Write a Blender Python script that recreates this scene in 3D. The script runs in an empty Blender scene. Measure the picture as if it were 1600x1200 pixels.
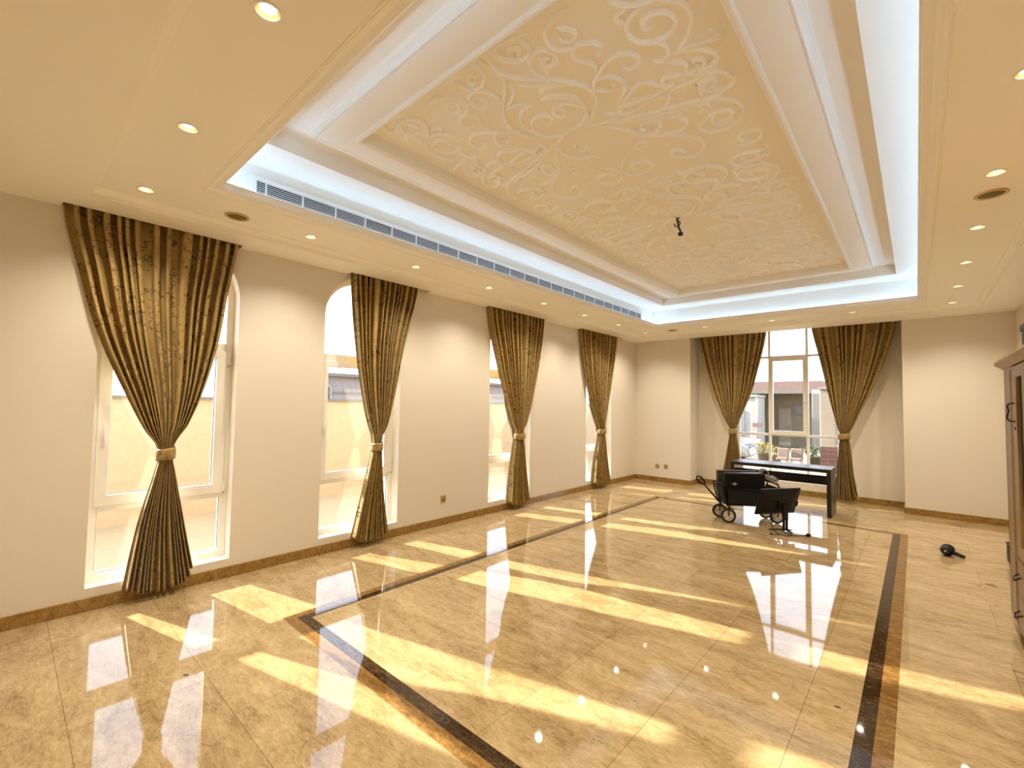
import bpy, bmesh, math, random
import numpy as np
from mathutils import Vector, Matrix

random.seed(7)
C = bpy.context.scene.collection
SC = bpy.context.scene
PI = math.pi

# ------------------------------------------------------------------ camera, light, exposure
CAM_R = (0.7460722434796263, 0.6656912870824913, 0.015209135798368703)
CAM_U = (0.01811183594933751, -0.04312093411717236, 0.9989056744454937)
CAM_F = (-0.6656186362383654, 0.7449803321855676, 0.044228223442277365)
cam_data = bpy.data.cameras.new('camera')
cam = bpy.data.objects.new('camera', cam_data)
C.objects.link(cam)
m = Matrix.Identity(4)
for i in range(3):
    m[i][0] = CAM_R[i]; m[i][1] = CAM_U[i]; m[i][2] = -CAM_F[i]
m[0][3], m[1][3], m[2][3] = 0.0, 0.0, 1.6
cam.matrix_world = m
cam_data.sensor_fit = 'HORIZONTAL'
cam_data.sensor_width = 36.0
cam_data.lens = 707.54 / 1600 * 36.0
cam_data.clip_start = 0.02
cam_data.clip_end = 300
SC.camera = cam

SKY_STRENGTH = 5.0
SUN_STRENGTH = 14.5
SPOT_POWER = 70.0
COVE_STRENGTH = 11.0
SC.view_settings.view_transform = 'Standard'
SC.view_settings.look = 'None'
SC.view_settings.exposure = 0.3
SC.view_settings.gamma = 1.0
SC.view_settings.use_curve_mapping = False
try:
    SC.cycles.use_denoising = True
    SC.cycles.use_adaptive_sampling = False
    SC.cycles.max_bounces = 14
    SC.cycles.diffuse_bounces = 6
    SC.cycles.transparent_max_bounces = 16
    SC.cycles.caustics_reflective = False
    SC.cycles.caustics_refractive = False
    SC.cycles.sample_clamp_indirect = 8.0
except Exception:
    pass

world = bpy.data.worlds.new('sky')
SC.world = world
world.use_nodes = True
wn = world.node_tree.nodes; wl = world.node_tree.links
bg = wn['Background']
tc = wn.new('ShaderNodeTexCoord'); sx = wn.new('ShaderNodeSeparateXYZ'); cr = wn.new('ShaderNodeValToRGB')
wl.new(tc.outputs['Generated'], sx.inputs[0]); wl.new(sx.outputs['Z'], cr.inputs[0])
cr.color_ramp.elements[0].position = 0.0; cr.color_ramp.elements[0].color = (0.80, 0.80, 0.86, 1)
cr.color_ramp.elements[1].position = 0.6; cr.color_ramp.elements[1].color = (0.62, 0.72, 0.92, 1)
wl.new(cr.outputs[0], bg.inputs[0]); bg.inputs[1].default_value = SKY_STRENGTH

sun_d = bpy.data.lights.new('sun', 'SUN')
sun_d.energy = SUN_STRENGTH; sun_d.color = (1.0, 0.90, 0.70); sun_d.angle = math.radians(0.7)
sun = bpy.data.objects.new('sun', sun_d); C.objects.link(sun)
sun.rotation_euler = Vector((1.0, 0.262, -0.503)).to_track_quat('-Z', 'Y').to_euler()
sun.location = (-20, -5, 12)

# ------------------------------------------------------------------ materials
def nm(name):
    mt = bpy.data.materials.new(name); mt.use_nodes = True
    nt = mt.node_tree; b = nt.nodes['Principled BSDF']
    return mt, nt, b

def lk(nt, a, b): nt.links.new(a, b)

def simple(name, col, rough=0.6, metal=0.0, bump=0.0, scale=60, var=0.06, coat=0.0, spec=0.5):
    mt, nt, b = nm(name)
    tc = nt.nodes.new('ShaderNodeTexCoord'); nz = nt.nodes.new('ShaderNodeTexNoise')
    nz.inputs['Scale'].default_value = scale; nz.inputs['Detail'].default_value = 4
    lk(nt, tc.outputs['Object'], nz.inputs['Vector'])
    rp = nt.nodes.new('ShaderNodeValToRGB')
    rp.color_ramp.elements[0].position = 0.3; rp.color_ramp.elements[1].position = 0.7
    rp.color_ramp.elements[0].color = tuple(c * (1 - var) for c in col) + (1,)
    rp.color_ramp.elements[1].color = tuple(min(1, c * (1 + var)) for c in col) + (1,)
    lk(nt, nz.outputs['Fac'], rp.inputs[0]); lk(nt, rp.outputs[0], b.inputs['Base Color'])
    b.inputs['Roughness'].default_value = rough; b.inputs['Metallic'].default_value = metal
    b.inputs['Specular IOR Level'].default_value = spec
    b.inputs['Coat Weight'].default_value = coat
    if bump:
        bp = nt.nodes.new('ShaderNodeBump'); bp.inputs['Strength'].default_value = bump; bp.inputs['Distance'].default_value = 0.002
        lk(nt, nz.outputs['Fac'], bp.inputs['Height']); lk(nt, bp.outputs[0], b.inputs['Normal'])
    return mt

def emit(name, col, s):
    mt, nt, b = nm(name)
    b.inputs['Base Color'].default_value = (0.8, 0.8, 0.8, 1)
    b.inputs['Emission Color'].default_value = tuple(col) + (1,)
    b.inputs['Emission Strength'].default_value = s
    return mt

M = {}
M['wall'] = simple('wall_paint', (0.735, 0.675, 0.58), 0.55, bump=0.15, scale=180, var=0.012, spec=0.3)
M['ceil'] = simple('ceiling_paint', (0.93, 0.905, 0.835), 0.6, bump=0.08, scale=160, var=0.012, spec=0.25)
M['ceil_white'] = simple('moulding_paint', (0.87, 0.85, 0.80), 0.6, scale=90, var=0.01, spec=0.25)
M['relief'] = simple('relief_paint', (0.90, 0.865, 0.79), 0.6, bump=0.25, scale=120, var=0.02, spec=0.25)
M['strand'] = simple('scroll_painted_highlight', (0.96, 0.95, 0.92), 0.6, scale=90, var=0.01, spec=0.25)  # paler than the relief panel: highlights on the raised strands put into the colour
M['frame'] = simple('white_window_frame', (0.86, 0.84, 0.80), 0.32, var=0.01, spec=0.5)
M['reveal'] = simple('white_reveal_paint', (0.88, 0.84, 0.76), 0.55, var=0.01)
M['black'] = simple('black_plastic', (0.005, 0.0045, 0.0045), 0.5, bump=0.1, scale=200, spec=0.25)
M['black_matte'] = simple('black_fabric', (0.007, 0.006, 0.006), 0.85, bump=0.4, scale=400)
M['black_case'] = simple('black_case_vinyl', (0.0045, 0.004, 0.004), 0.45, bump=0.2, scale=300, spec=0.25)
M['olive_case'] = simple('dark_olive_case', (0.045, 0.040, 0.026), 0.6, bump=0.2, scale=200)
M['desk'] = simple('black_wood_laminate', (0.012, 0.009, 0.008), 0.30, bump=0.1, scale=50, var=0.2)
M['tyre'] = simple('black_rubber', (0.015, 0.014, 0.014), 0.7)
M['rim'] = simple('pale_wheel_rim', (0.75, 0.70, 0.62), 0.4)
M['steel'] = simple('dark_steel', (0.05, 0.045, 0.045), 0.35, metal=0.8)
M['chrome'] = simple('pale_metal', (0.75, 0.75, 0.74), 0.25, metal=0.9)
M['brass'] = simple('brass_plate', (0.55, 0.40, 0.17), 0.35, metal=0.85)
M['bronze_mesh'] = simple('bronze_speaker_mesh', (0.16, 0.115, 0.035), 0.6, bump=0.6, scale=500, var=0.3)
M['gold_ring'] = simple('gold_speaker_ring', (0.62, 0.46, 0.20), 0.4, metal=0.5)
M['bronze_ring'] = simple('bronze_lamp_ring', (0.42, 0.27, 0.10), 0.35, metal=0.7)
M['grey_bag'] = simple('grey_plastic', (0.26, 0.23, 0.18), 0.5)
M['silver'] = simple('silver_cable', (0.55, 0.53, 0.48), 0.35, metal=0.3)
M['maroon'] = simple('maroon_plastic', (0.20, 0.02, 0.02), 0.5)
M['white'] = simple('white_plastic', (0.8, 0.8, 0.78), 0.5)
M['lining'] = simple('cream_curtain_lining', (0.72, 0.66, 0.52), 0.9, bump=0.2, scale=300)
M['dark_void'] = simple('dark_duct', (0.02, 0.022, 0.022), 0.9)
M['grille'] = simple('white_grille', (0.80, 0.82, 0.82), 0.5, var=0.01)
M['lampglow'] = emit('warm_lamp_glow', (1.0, 0.90, 0.74), 5.0)
M['led'] = emit('cool_led_strip', (0.43, 0.68, 1.0), COVE_STRENGTH)

def glass_mat():
    mt = bpy.data.materials.new('clear_glass'); mt.use_nodes = True
    nt = mt.node_tree; nt.nodes.clear()
    out = nt.nodes.new('ShaderNodeOutputMaterial'); mx = nt.nodes.new('ShaderNodeMixShader')
    tr = nt.nodes.new('ShaderNodeBsdfTransparent'); gl = nt.nodes.new('ShaderNodeBsdfGlossy')
    fr = nt.nodes.new('ShaderNodeFresnel'); fr.inputs['IOR'].default_value = 1.5
    ge = nt.nodes.new('ShaderNodeNewGeometry'); io = nt.nodes.new('ShaderNodeMath'); io.operation = 'MULTIPLY_ADD'
    io.inputs[1].default_value = 1 / 1.5 - 1.5; io.inputs[2].default_value = 1.5
    lk(nt, ge.outputs['Backfacing'], io.inputs[0]); lk(nt, io.outputs[0], fr.inputs['IOR'])   # both faces of the pane reflect alike
    mul = nt.nodes.new('ShaderNodeMath'); mul.operation = 'MULTIPLY'; mul.inputs[1].default_value = 1.0; mul.use_clamp = True
    tr.inputs[0].default_value = (0.96, 0.97, 0.97, 1); gl.inputs['Roughness'].default_value = 0.0
    lk(nt, fr.outputs[0], mul.inputs[0]); lk(nt, mul.outputs[0], mx.inputs[0])
    lk(nt, tr.outputs[0], mx.inputs[1]); lk(nt, gl.outputs[0], mx.inputs[2]); lk(nt, mx.outputs[0], out.inputs[0])
    return mt
M['glass'] = glass_mat()

def math_node(nt, op, a=None, b=None, clamp=False):
    n = nt.nodes.new('ShaderNodeMath'); n.operation = op; n.use_clamp = clamp
    for i, v in enumerate((a, b)):
        if v is None: continue
        if isinstance(v, (int, float)): n.inputs[i].default_value = v
        else: lk(nt, v, n.inputs[i])
    return n.outputs[0]

def marble(name, cols, vein, vein_amt, rough, rot, tile=None, tile_rot=0.0, tile_off=(0, 0), scale=1.0, seed=0.0, coat=0.0, veinw=0.03):
    """polished stone: cloudy patches stretched along one direction, thin veins, optional joints"""
    mt, nt, b = nm(name)
    tc = nt.nodes.new('ShaderNodeTexCoord')
    mp = nt.nodes.new('ShaderNodeMapping'); mp.inputs['Rotation'].default_value = (0, 0, rot)
    mp.inputs['Scale'].default_value = (2.0 * scale, 5.2 * scale, 3.0 * scale); mp.inputs['Location'].default_value = (seed, seed * 1.7, 0)
    lk(nt, tc.outputs['Object'], mp.inputs['Vector'])
    src = mp.outputs[0]
    n1 = nt.nodes.new('ShaderNodeTexNoise'); n1.inputs['Scale'].default_value = 1.1; n1.inputs['Detail'].default_value = 9
    n1.inputs['Roughness'].default_value = 0.68; n1.inputs['Distortion'].default_value = 0.9
    lk(nt, src, n1.inputs['Vector'])
    n2 = nt.nodes.new('ShaderNodeTexNoise'); n2.inputs['Scale'].default_value = 7.0; n2.inputs['Detail'].default_value = 8
    n2.inputs['Roughness'].default_value = 0.75; n2.inputs['Distortion'].default_value = 1.4
    lk(nt, src, n2.inputs['Vector'])
    f = math_node(nt, 'ADD', math_node(nt, 'MULTIPLY', n1.outputs['Fac'], 0.5), math_node(nt, 'MULTIPLY', n2.outputs['Fac'], 0.5))
    joint = None
    if tile:
        mp2 = nt.nodes.new('ShaderNodeMapping'); mp2.inputs['Rotation'].default_value = (0, 0, tile_rot)
        mp2.inputs['Location'].default_value = (tile_off[0], tile_off[1], 0)
        lk(nt, tc.outputs['Object'], mp2.inputs['Vector'])
        br = nt.nodes.new('ShaderNodeTexBrick'); br.inputs['Scale'].default_value = 1.0
        br.inputs['Brick Width'].default_value = tile[0]; br.inputs['Row Height'].default_value = tile[1]
        br.inputs['Mortar Size'].default_value = 0.0016; br.inputs['Mortar Smooth'].default_value = 0.1
        br.offset = 0.37; br.inputs['Color1'].default_value = (0.42, 0.42, 0.42, 1); br.inputs['Color2'].default_value = (0.58, 0.58, 0.58, 1)
        br.inputs['Bias'].default_value = 0.0
        lk(nt, mp2.outputs[0], br.inputs['Vector'])
        f = math_node(nt, 'ADD', f, math_node(nt, 'MULTIPLY', math_node(nt, 'SUBTRACT', br.outputs['Color'], 0.5), 0.22))
        joint = br.outputs['Fac']
    rp = nt.nodes.new('ShaderNodeValToRGB'); lk(nt, f, rp.inputs[0])
    els = rp.color_ramp.elements
    els[0].position = 0.36; els[1].position = 0.66
    els[0].color = cols[0] + (1,); els[1].color = cols[-1] + (1,)
    if len(cols) == 3:
        e = els.new(0.5); e.color = cols[1] + (1,)
    vo = nt.nodes.new('ShaderNodeTexVoronoi'); vo.feature = 'DISTANCE_TO_EDGE'; vo.inputs['Scale'].default_value = 2.2
    wm = nt.nodes.new('ShaderNodeMixRGB'); wm.inputs[0].default_value = 0.35
    lk(nt, src, wm.inputs[1]); lk(nt, n1.outputs['Color'], wm.inputs[2]); lk(nt, wm.outputs[0], vo.inputs['Vector'])
    v = math_node(nt, 'SUBTRACT', 1.0, math_node(nt, 'DIVIDE', vo.outputs['Distance'], veinw), True)
    v = math_node(nt, 'MULTIPLY', v, math_node(nt, 'MULTIPLY', n2.outputs['Fac'], vein_amt))
    mx = nt.nodes.new('ShaderNodeMixRGB'); lk(nt, v, mx.inputs[0]); lk(nt, rp.outputs[0], mx.inputs[1]); mx.inputs[2].default_value = vein + (1,)
    last = mx.outputs[0]
    if joint is not None:
        mj = nt.nodes.new('ShaderNodeMixRGB'); lk(nt, math_node(nt, 'MULTIPLY', joint, 0.45), mj.inputs[0]); lk(nt, last, mj.inputs[1])
        mj.inputs[2].default_value = tuple(c * 0.45 for c in cols[0]) + (1,)
        last = mj.outputs[0]
    lk(nt, last, b.inputs['Base Color'])
    b.inputs['Roughness'].default_value = rough
    b.inputs['IOR'].default_value = 1.43
    b.inputs['Coat Weight'].default_value = coat; b.inputs['Coat Roughness'].default_value = rough * 0.6
    return mt

FC = ((0.22, 0.140, 0.060), (0.405, 0.290, 0.145), (0.57, 0.435, 0.25))
M['floor_out'] = marble('beige_marble_outer', FC, (0.72, 0.58, 0.36), 0.16, 0.035, 0.45, tile=(1.16, 0.58), tile_off=(0.31, -0.27), seed=3.1, coat=0.0)
M['floor_in'] = marble('beige_marble_inner', FC, (0.72, 0.58, 0.36), 0.16, 0.035, -0.25, tile=(1.16, 0.565), tile_rot=PI / 2, tile_off=(-0.10, -0.08), seed=9.4, coat=0.0)
M['band_dark'] = marble('dark_emperador_marble', ((0.010, 0.006, 0.003), (0.035, 0.018, 0.008), (0.10, 0.055, 0.022)), (0.45, 0.32, 0.18), 0.5, 0.04, 0.2, scale=4.0, coat=0.0, veinw=0.025)
M['band_brown'] = marble('brown_emperador_marble', ((0.10, 0.045, 0.010), (0.21, 0.11, 0.030), (0.36, 0.21, 0.07)), (0.66, 0.45, 0.22), 0.5, 0.04, 0.5, scale=4.0, seed=5, coat=0.0, veinw=0.03)
M['base'] = marble('brown_marble_skirting', ((0.14, 0.068, 0.012), (0.29, 0.165, 0.042), (0.46, 0.29, 0.10)), (0.62, 0.46, 0.24), 0.4, 0.12, 0.3, scale=4.5, seed=2)

def curtain_mat():
    mt, nt, b = nm('gold_brown_patterned_fabric')
    uv = nt.nodes.new('ShaderNodeUVMap')
    nz = nt.nodes.new('ShaderNodeTexNoise'); nz.inputs['Scale'].default_value = 7; nz.inputs['Detail'].default_value = 3
    lk(nt, uv.outputs[0], nz.inputs['Vector'])
    mx = nt.nodes.new('ShaderNodeMixRGB'); mx.inputs[0].default_value = 0.16; lk(nt, uv.outputs[0], mx.inputs[1]); lk(nt, nz.outputs['Color'], mx.inputs[2])
    def lines(scale, w, sy):
        mp = nt.nodes.new('ShaderNodeMapping'); mp.inputs['Scale'].default_value = (1.0, sy, 1)
        mp.inputs['Rotation'].default_value = (0, 0, 0.3); lk(nt, mx.outputs[0], mp.inputs['Vector'])
        vo = nt.nodes.new('ShaderNodeTexVoronoi'); vo.feature = 'DISTANCE_TO_EDGE'; vo.inputs['Scale'].default_value = scale
        lk(nt, mp.outputs[0], vo.inputs['Vector'])
        return math_node(nt, 'LESS_THAN', vo.outputs['Distance'], w)
    l1 = lines(7.0, 0.035, 2.6); l2 = lines(20, 0.075, 2.2)
    m1 = nt.nodes.new('ShaderNodeTexNoise'); m1.inputs['Scale'].default_value = 5; m1.inputs['Detail'].default_value = 2; lk(nt, uv.outputs[0], m1.inputs['Vector'])
    m2 = nt.nodes.new('ShaderNodeTexNoise'); m2.inputs['Scale'].default_value = 9; m2.inputs['Detail'].default_value = 2
    mp3 = nt.nodes.new('ShaderNodeMapping'); mp3.inputs['Location'].default_value = (3, 7, 0); lk(nt, uv.outputs[0], mp3.inputs['Vector']); lk(nt, mp3.outputs[0], m2.inputs['Vector'])
    a = math_node(nt, 'MULTIPLY', l1, math_node(nt, 'GREATER_THAN', m1.outputs['Fac'], 0.52))
    c = math_node(nt, 'MULTIPLY', l2, math_node(nt, 'GREATER_THAN', m2.outputs['Fac'], 0.60))
    f = math_node(nt, 'MAXIMUM', a, c)
    base = nt.nodes.new('ShaderNodeValToRGB'); lk(nt, m1.outputs['Fac'], base.inputs[0])
    base.color_ramp.elements[0].position = 0.35; base.color_ramp.elements[0].color = (0.30, 0.195, 0.058, 1)
    base.color_ramp.elements[1].position = 0.7; base.color_ramp.elements[1].color = (0.42, 0.280, 0.095, 1)
    mm = nt.nodes.new('ShaderNodeMixRGB'); lk(nt, math_node(nt, 'MULTIPLY', f, 0.85), mm.inputs[0]); lk(nt, base.outputs[0], mm.inputs[1]); mm.inputs[2].default_value = (0.075, 0.038, 0.010, 1)
    lk(nt, mm.outputs[0], b.inputs['Base Color'])
    b.inputs['Roughness'].default_value = 0.62; b.inputs['Sheen Weight'].default_value = 0.08; b.inputs['Sheen Roughness'].default_value = 0.4
    return mt
M['curtain'] = curtain_mat()

def wood_mat(name, c0, c1, rough=0.18, axis='Z'):
    mt, nt, b = nm(name)
    tc = nt.nodes.new('ShaderNodeTexCoord'); mp = nt.nodes.new('ShaderNodeMapping')
    mp.inputs['Scale'].default_value = {'Z': (14, 14, 1.2), 'Y': (14, 1.2, 14)}[axis]
    lk(nt, tc.outputs['Object'], mp.inputs['Vector'])
    nz = nt.nodes.new('ShaderNodeTexNoise'); nz.inputs['Scale'].default_value = 2.2; nz.inputs['Detail'].default_value = 8; nz.inputs['Distortion'].default_value = 0.8
    lk(nt, mp.outputs[0], nz.inputs['Vector'])
    rp = nt.nodes.new('ShaderNodeValToRGB'); rp.color_ramp.elements[0].position = 0.35; rp.color_ramp.elements[1].position = 0.65
    rp.color_ramp.elements[0].color = c0 + (1,); rp.color_ramp.elements[1].color = c1 + (1,)
    lk(nt, nz.outputs['Fac'], rp.inputs[0]); lk(nt, rp.outputs[0], b.inputs['Base Color'])
    b.inputs['Roughness'].default_value = rough; b.inputs['Specular IOR Level'].default_value = 0.15
    return mt
M['wood'] = wood_mat('lacquered_brown_wood', (0.27, 0.16, 0.052), (0.40, 0.255, 0.105), rough=0.33)
M['wood_dark'] = wood_mat('dark_groove_wood', (0.12, 0.06, 0.025), (0.17, 0.09, 0.04))

def brick_mat(name, c1, c2, mortar, w=0.24, h=0.08):
    mt, nt, b = nm(name)
    tc = nt.nodes.new('ShaderNodeTexCoord'); mp = nt.nodes.new('ShaderNodeMapping'); mp.inputs['Rotation'].default_value = (PI / 2, 0, 0)
    lk(nt, tc.outputs['Object'], mp.inputs['Vector'])
    br = nt.nodes.new('ShaderNodeTexBrick'); br.inputs['Scale'].default_value = 1; br.inputs['Brick Width'].default_value = w; br.inputs['Row Height'].default_value = h
    br.inputs['Mortar Size'].default_value = 0.008
    br.inputs['Color1'].default_value = c1 + (1,); br.inputs['Color2'].default_value = c2 + (1,); br.inputs['Mortar'].default_value = mortar + (1,)
    lk(nt, mp.outputs[0], br.inputs['Vector']); lk(nt, br.outputs['Color'], b.inputs['Base Color']); b.inputs['Roughness'].default_value = 0.85
    return mt

# ------------------------------------------------------------------ mesh helpers
class MB:
    def __init__(s): s.v = []; s.f = []; s.mi = []; s.sm = []; s.uv = []
    def add(s, vs, fs, mi=0, smooth=False):
        o = len(s.v); s.v += [tuple(v) for v in vs]
        for f in fs: s.f.append(tuple(i + o for i in f)); s.mi.append(mi); s.sm.append(smooth)
        return s
    def quad(s, a, b, c, d, mi=0): return s.add([a, b, c, d], [(0, 1, 2, 3)], mi)
    def box(s, x0, x1, y0, y1, z0, z1, mi=0, mat=None):
        vs = [(x, y, z) for x in (x0, x1) for y in (y0, y1) for z in (z0, z1)]
        if mat is not None: vs = [tuple(mat @ Vector(v)) for v in vs]
        return s.add(vs, [(0, 1, 3, 2), (4, 6, 7, 5), (0, 4, 5, 1), (2, 3, 7, 6), (0, 2, 6, 4), (1, 5, 7, 3)], mi)
    def tube(s, pts, r, n=8, mi=0, closed=False, cap=True, sq=1.0, smooth=True):
        pts = [Vector(p) for p in pts]; k = len(pts); rs = r if isinstance(r, (list, tuple)) else [r] * k
        vs = []; up = None
        for i, p in enumerate(pts):
            if closed: t = pts[(i + 1) % k] - pts[i - 1]
            else: t = pts[min(i + 1, k - 1)] - pts[max(i - 1, 0)]
            t.normalize()
            if up is None:
                up = Vector((0, 0, 1)) if abs(t.z) < 0.9 else Vector((1, 0, 0))
            a = t.cross(up)
            if a.length < 1e-5: a = t.cross(Vector((1, 0.1, 0)))
            a.normalize(); bb = a.cross(t).normalized(); up = bb
            for j in range(n):
                th = 2 * PI * j / n
                vs.append(p + a * (math.cos(th) * rs[i]) + bb * (math.sin(th) * rs[i] * sq))
        fs = []
        for i in range(k if closed else k - 1):
            for j in range(n):
                fs.append((i * n + j, i * n + (j + 1) % n, ((i + 1) % k) * n + (j + 1) % n, ((i + 1) % k) * n + j))
        if cap and not closed:
            fs.append(tuple(range(n))[::-1]); fs.append(tuple((k - 1) * n + j for j in range(n)))
        return s.add(vs, fs, mi, smooth)
    def lathe(s, prof, centre, axis=(0, 0, 1), n=32, mi=0, smooth=True, cap=False):
        ax = Vector(axis).normalized(); a = ax.orthogonal().normalized(); b = ax.cross(a); c = Vector(centre); vs = []
        for r, h in prof:
            for j in range(n):
                th = 2 * PI * j / n; vs.append(c + ax * h + (a * math.cos(th) + b * math.sin(th)) * r)
        fs = []
        for i in range(len(prof) - 1):
            for j in range(n): fs.append((i * n + j, i * n + (j + 1) % n, (i + 1) * n + (j + 1) % n, (i + 1) * n + j))
        if cap: fs.append(tuple(range(n))[::-1]); fs.append(tuple((len(prof) - 1) * n + j for j in range(n)))
        return s.add(vs, fs, mi, smooth)
    def prism(s, poly, h0, h1, axis='x', mi=0, flip=False):
        """poly of 2D points extruded along an axis. axis x: (y,z); y: (x,z); z: (x,y)"""
        def P(p, h): return {'x': (h, p[0], p[1]), 'y': (p[0], h, p[1]), 'z': (p[0], p[1], h)}[axis]
        n = len(poly); vs = [P(p, h0) for p in poly] + [P(p, h1) for p in poly]
        fs = [tuple(range(n))[::-1], tuple(range(n, 2 * n))] + [(i, (i + 1) % n, n + (i + 1) % n, n + i) for i in range(n)]
        return s.add(vs, fs, mi)
    def ring(s, outer, inner, h0, h1, axis='x', mi=0):
        """solid ring between two outlines with the same number of points"""
        def P(p, h): return {'x': (h, p[0], p[1]), 'y': (p[0], h, p[1]), 'z': (p[0], p[1], h)}[axis]
        n = len(outer); vs = [P(p, h0) for p in outer] + [P(p, h0) for p in inner] + [P(p, h1) for p in outer] + [P(p, h1) for p in inner]
        fs = []
        for i in range(n):
            j = (i + 1) % n
            fs += [(i, j, n + j, n + i), (2 * n + i, 3 * n + i, 3 * n + j, 2 * n + j), (i, 2 * n + i, 2 * n + j, j), (n + i, n + j, 3 * n + j, 3 * n + i)]
        return s.add(vs, fs, mi)
    def sweep_rect(s, rect, prof, mi=0, mis=None):
        x0, x1, y0, y1 = rect; loops = []
        for d, z in prof: loops.append([(x0 + d, y0 + d, z), (x1 - d, y0 + d, z), (x1 - d, y1 - d, z), (x0 + d, y1 - d, z)])
        for i in range(len(prof) - 1):
            for j in range(4):
                k = (j + 1) % 4
                s.add([loops[i][j], loops[i][k], loops[i + 1][k], loops[i + 1][j]], [(0, 1, 2, 3)], mis[i] if mis else mi)
        return s
    def build(s, name, mats, parent=None, bevel=0.0, seg=2, solid=0.0, uvs=None, recalc=True):
        me = bpy.data.meshes.new(name)
        if not isinstance(mats, (list, tuple)): mats = [mats]
        vs = s.v
        if parent is not None:
            inv = world_of(parent).inverted(); vs = [tuple(inv @ Vector(v)) for v in vs]
        me.from_pydata(vs, [], s.f)
        for mt in mats: me.materials.append(mt)
        me.polygons.foreach_set('material_index', s.mi); me.polygons.foreach_set('use_smooth', s.sm)
        if uvs is not None:
            ul = me.uv_layers.new(name='UVMap'); li = np.zeros(len(me.loops), dtype=np.int32); me.loops.foreach_get('vertex_index', li)
            ul.data.foreach_set('uv', np.asarray(uvs, dtype=np.float32)[li].ravel())
        me.update()
        if recalc:
            bm = bmesh.new(); bm.from_mesh(me); bmesh.ops.recalc_face_normals(bm, faces=bm.faces); bm.to_mesh(me); bm.free()
        o = bpy.data.objects.new(name, me); C.objects.link(o)
        if parent is not None: o.parent = parent
        if bevel:
            bv = o.modifiers.new('bevel', 'BEVEL'); bv.width = bevel; bv.segments = seg; bv.limit_method = 'ANGLE'; bv.angle_limit = math.radians(40)
        if solid:
            sd = o.modifiers.new('thickness', 'SOLIDIFY'); sd.thickness = solid; sd.offset = 0
        return o

def world_of(o):
    mtx = Matrix.LocRotScale(o.location, o.rotation_euler, o.scale)
    return world_of(o.parent) @ mtx if o.parent else mtx

def tag(o, label, cat, group=None):
    o['label'] = label; o['category'] = cat
    if group: o['group'] = group
    return o

def thing(name, label, cat, loc=(0, 0, 0), rot=(0, 0, 0), group=None):
    o = bpy.data.objects.new(name, None); C.objects.link(o); o.location = loc; o.rotation_euler = rot; o.empty_display_size = 0.1
    return tag(o, label, cat, group)

def struct(o):
    o['kind'] = 'structure'; return o

def copy_tree(o, parent=None):
    c = o.copy(); C.objects.link(c); c.parent = parent
    for ch in [x for x in o.children]: copy_tree(ch, c)
    return c

def catmull(P, n=8):
    P = [np.array(p, float) for p in P]; P = [2 * P[0] - P[1]] + P + [2 * P[-1] - P[-2]]; o = []
    for i in range(1, len(P) - 2):
        a, b, c, d = P[i - 1:i + 3]
        for t in np.linspace(0, 1, n, endpoint=False):
            o.append(.5 * ((2 * b) + (-a + c) * t + (2 * a - 5 * b + 4 * c - d) * t * t + (-a + 3 * b - 3 * c + d) * t ** 3))
    o.append(P[-2]); return o

# ------------------------------------------------------------------ room shell
WX, RX, FY, RY = -4.68, 1.06, 9.38, 9.88          # left wall, right wall, far wall, back of the far recess
ZL, ZM, ZR = 3.01, 3.075, 3.72                    # low soffit, main soffit, roof
RCX0, RCX1 = -3.466, -0.157                       # recess in the far wall
WIN = [(0.46, 1.42), (2.24, 3.20), (4.75, 5.70), (7.36, 8.31)]
WZ0, WSP = 0.165, 2.53
POCKETS = [(0.22, 1.40), (2.47, 3.55), (4.60, 5.98), (7.03, 8.60)]
PX = -4.575

# floor with the inlaid border
def frame_quads(mb, o, i, z, mi):
    x0, x1, y0, y1 = o; a0, a1, b0, b1 = i
    mb.quad((x0, y0, z), (x1, y0, z), (a1, b0, z), (a0, b0, z), mi); mb.quad((x1, y0, z), (x1, y1, z), (a1, b1, z), (a1, b0, z), mi)
    mb.quad((x1, y1, z), (x0, y1, z), (a0, b1, z), (a1, b1, z), mi); mb.quad((x0, y1, z), (x0, y0, z), (a0, b0, z), (a0, b1, z), mi)
fl = MB()
B0 = (-3.510, -0.106, 1.433, 7.800); B1 = (-3.440, -0.182, 1.510, 7.748); B2 = (-3.372, -0.258, 1.588, 7.700)
frame_quads(fl, (-4.98, 1.36, -1.9, 10.2), B0, 0, 0)
frame_quads(fl, B0, B1, 0, 1); frame_quads(fl, B1, B2, 0, 2)
fl.quad((B2[0], B2[2], 0), (B2[1], B2[2], 0), (B2[1], B2[3], 0), (B2[0], B2[3], 0), 3)
fo = struct(fl.build('floor', [M['floor_out'], M['band_brown'], M['band_dark'], M['floor_in']]))
# slab under the finished surface
s_ = MB(); s_.box(-4.98, 1.36, -1.9, 10.2, -0.25, -0.002); s_.build('floor_slab', M['wall'], fo)

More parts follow.
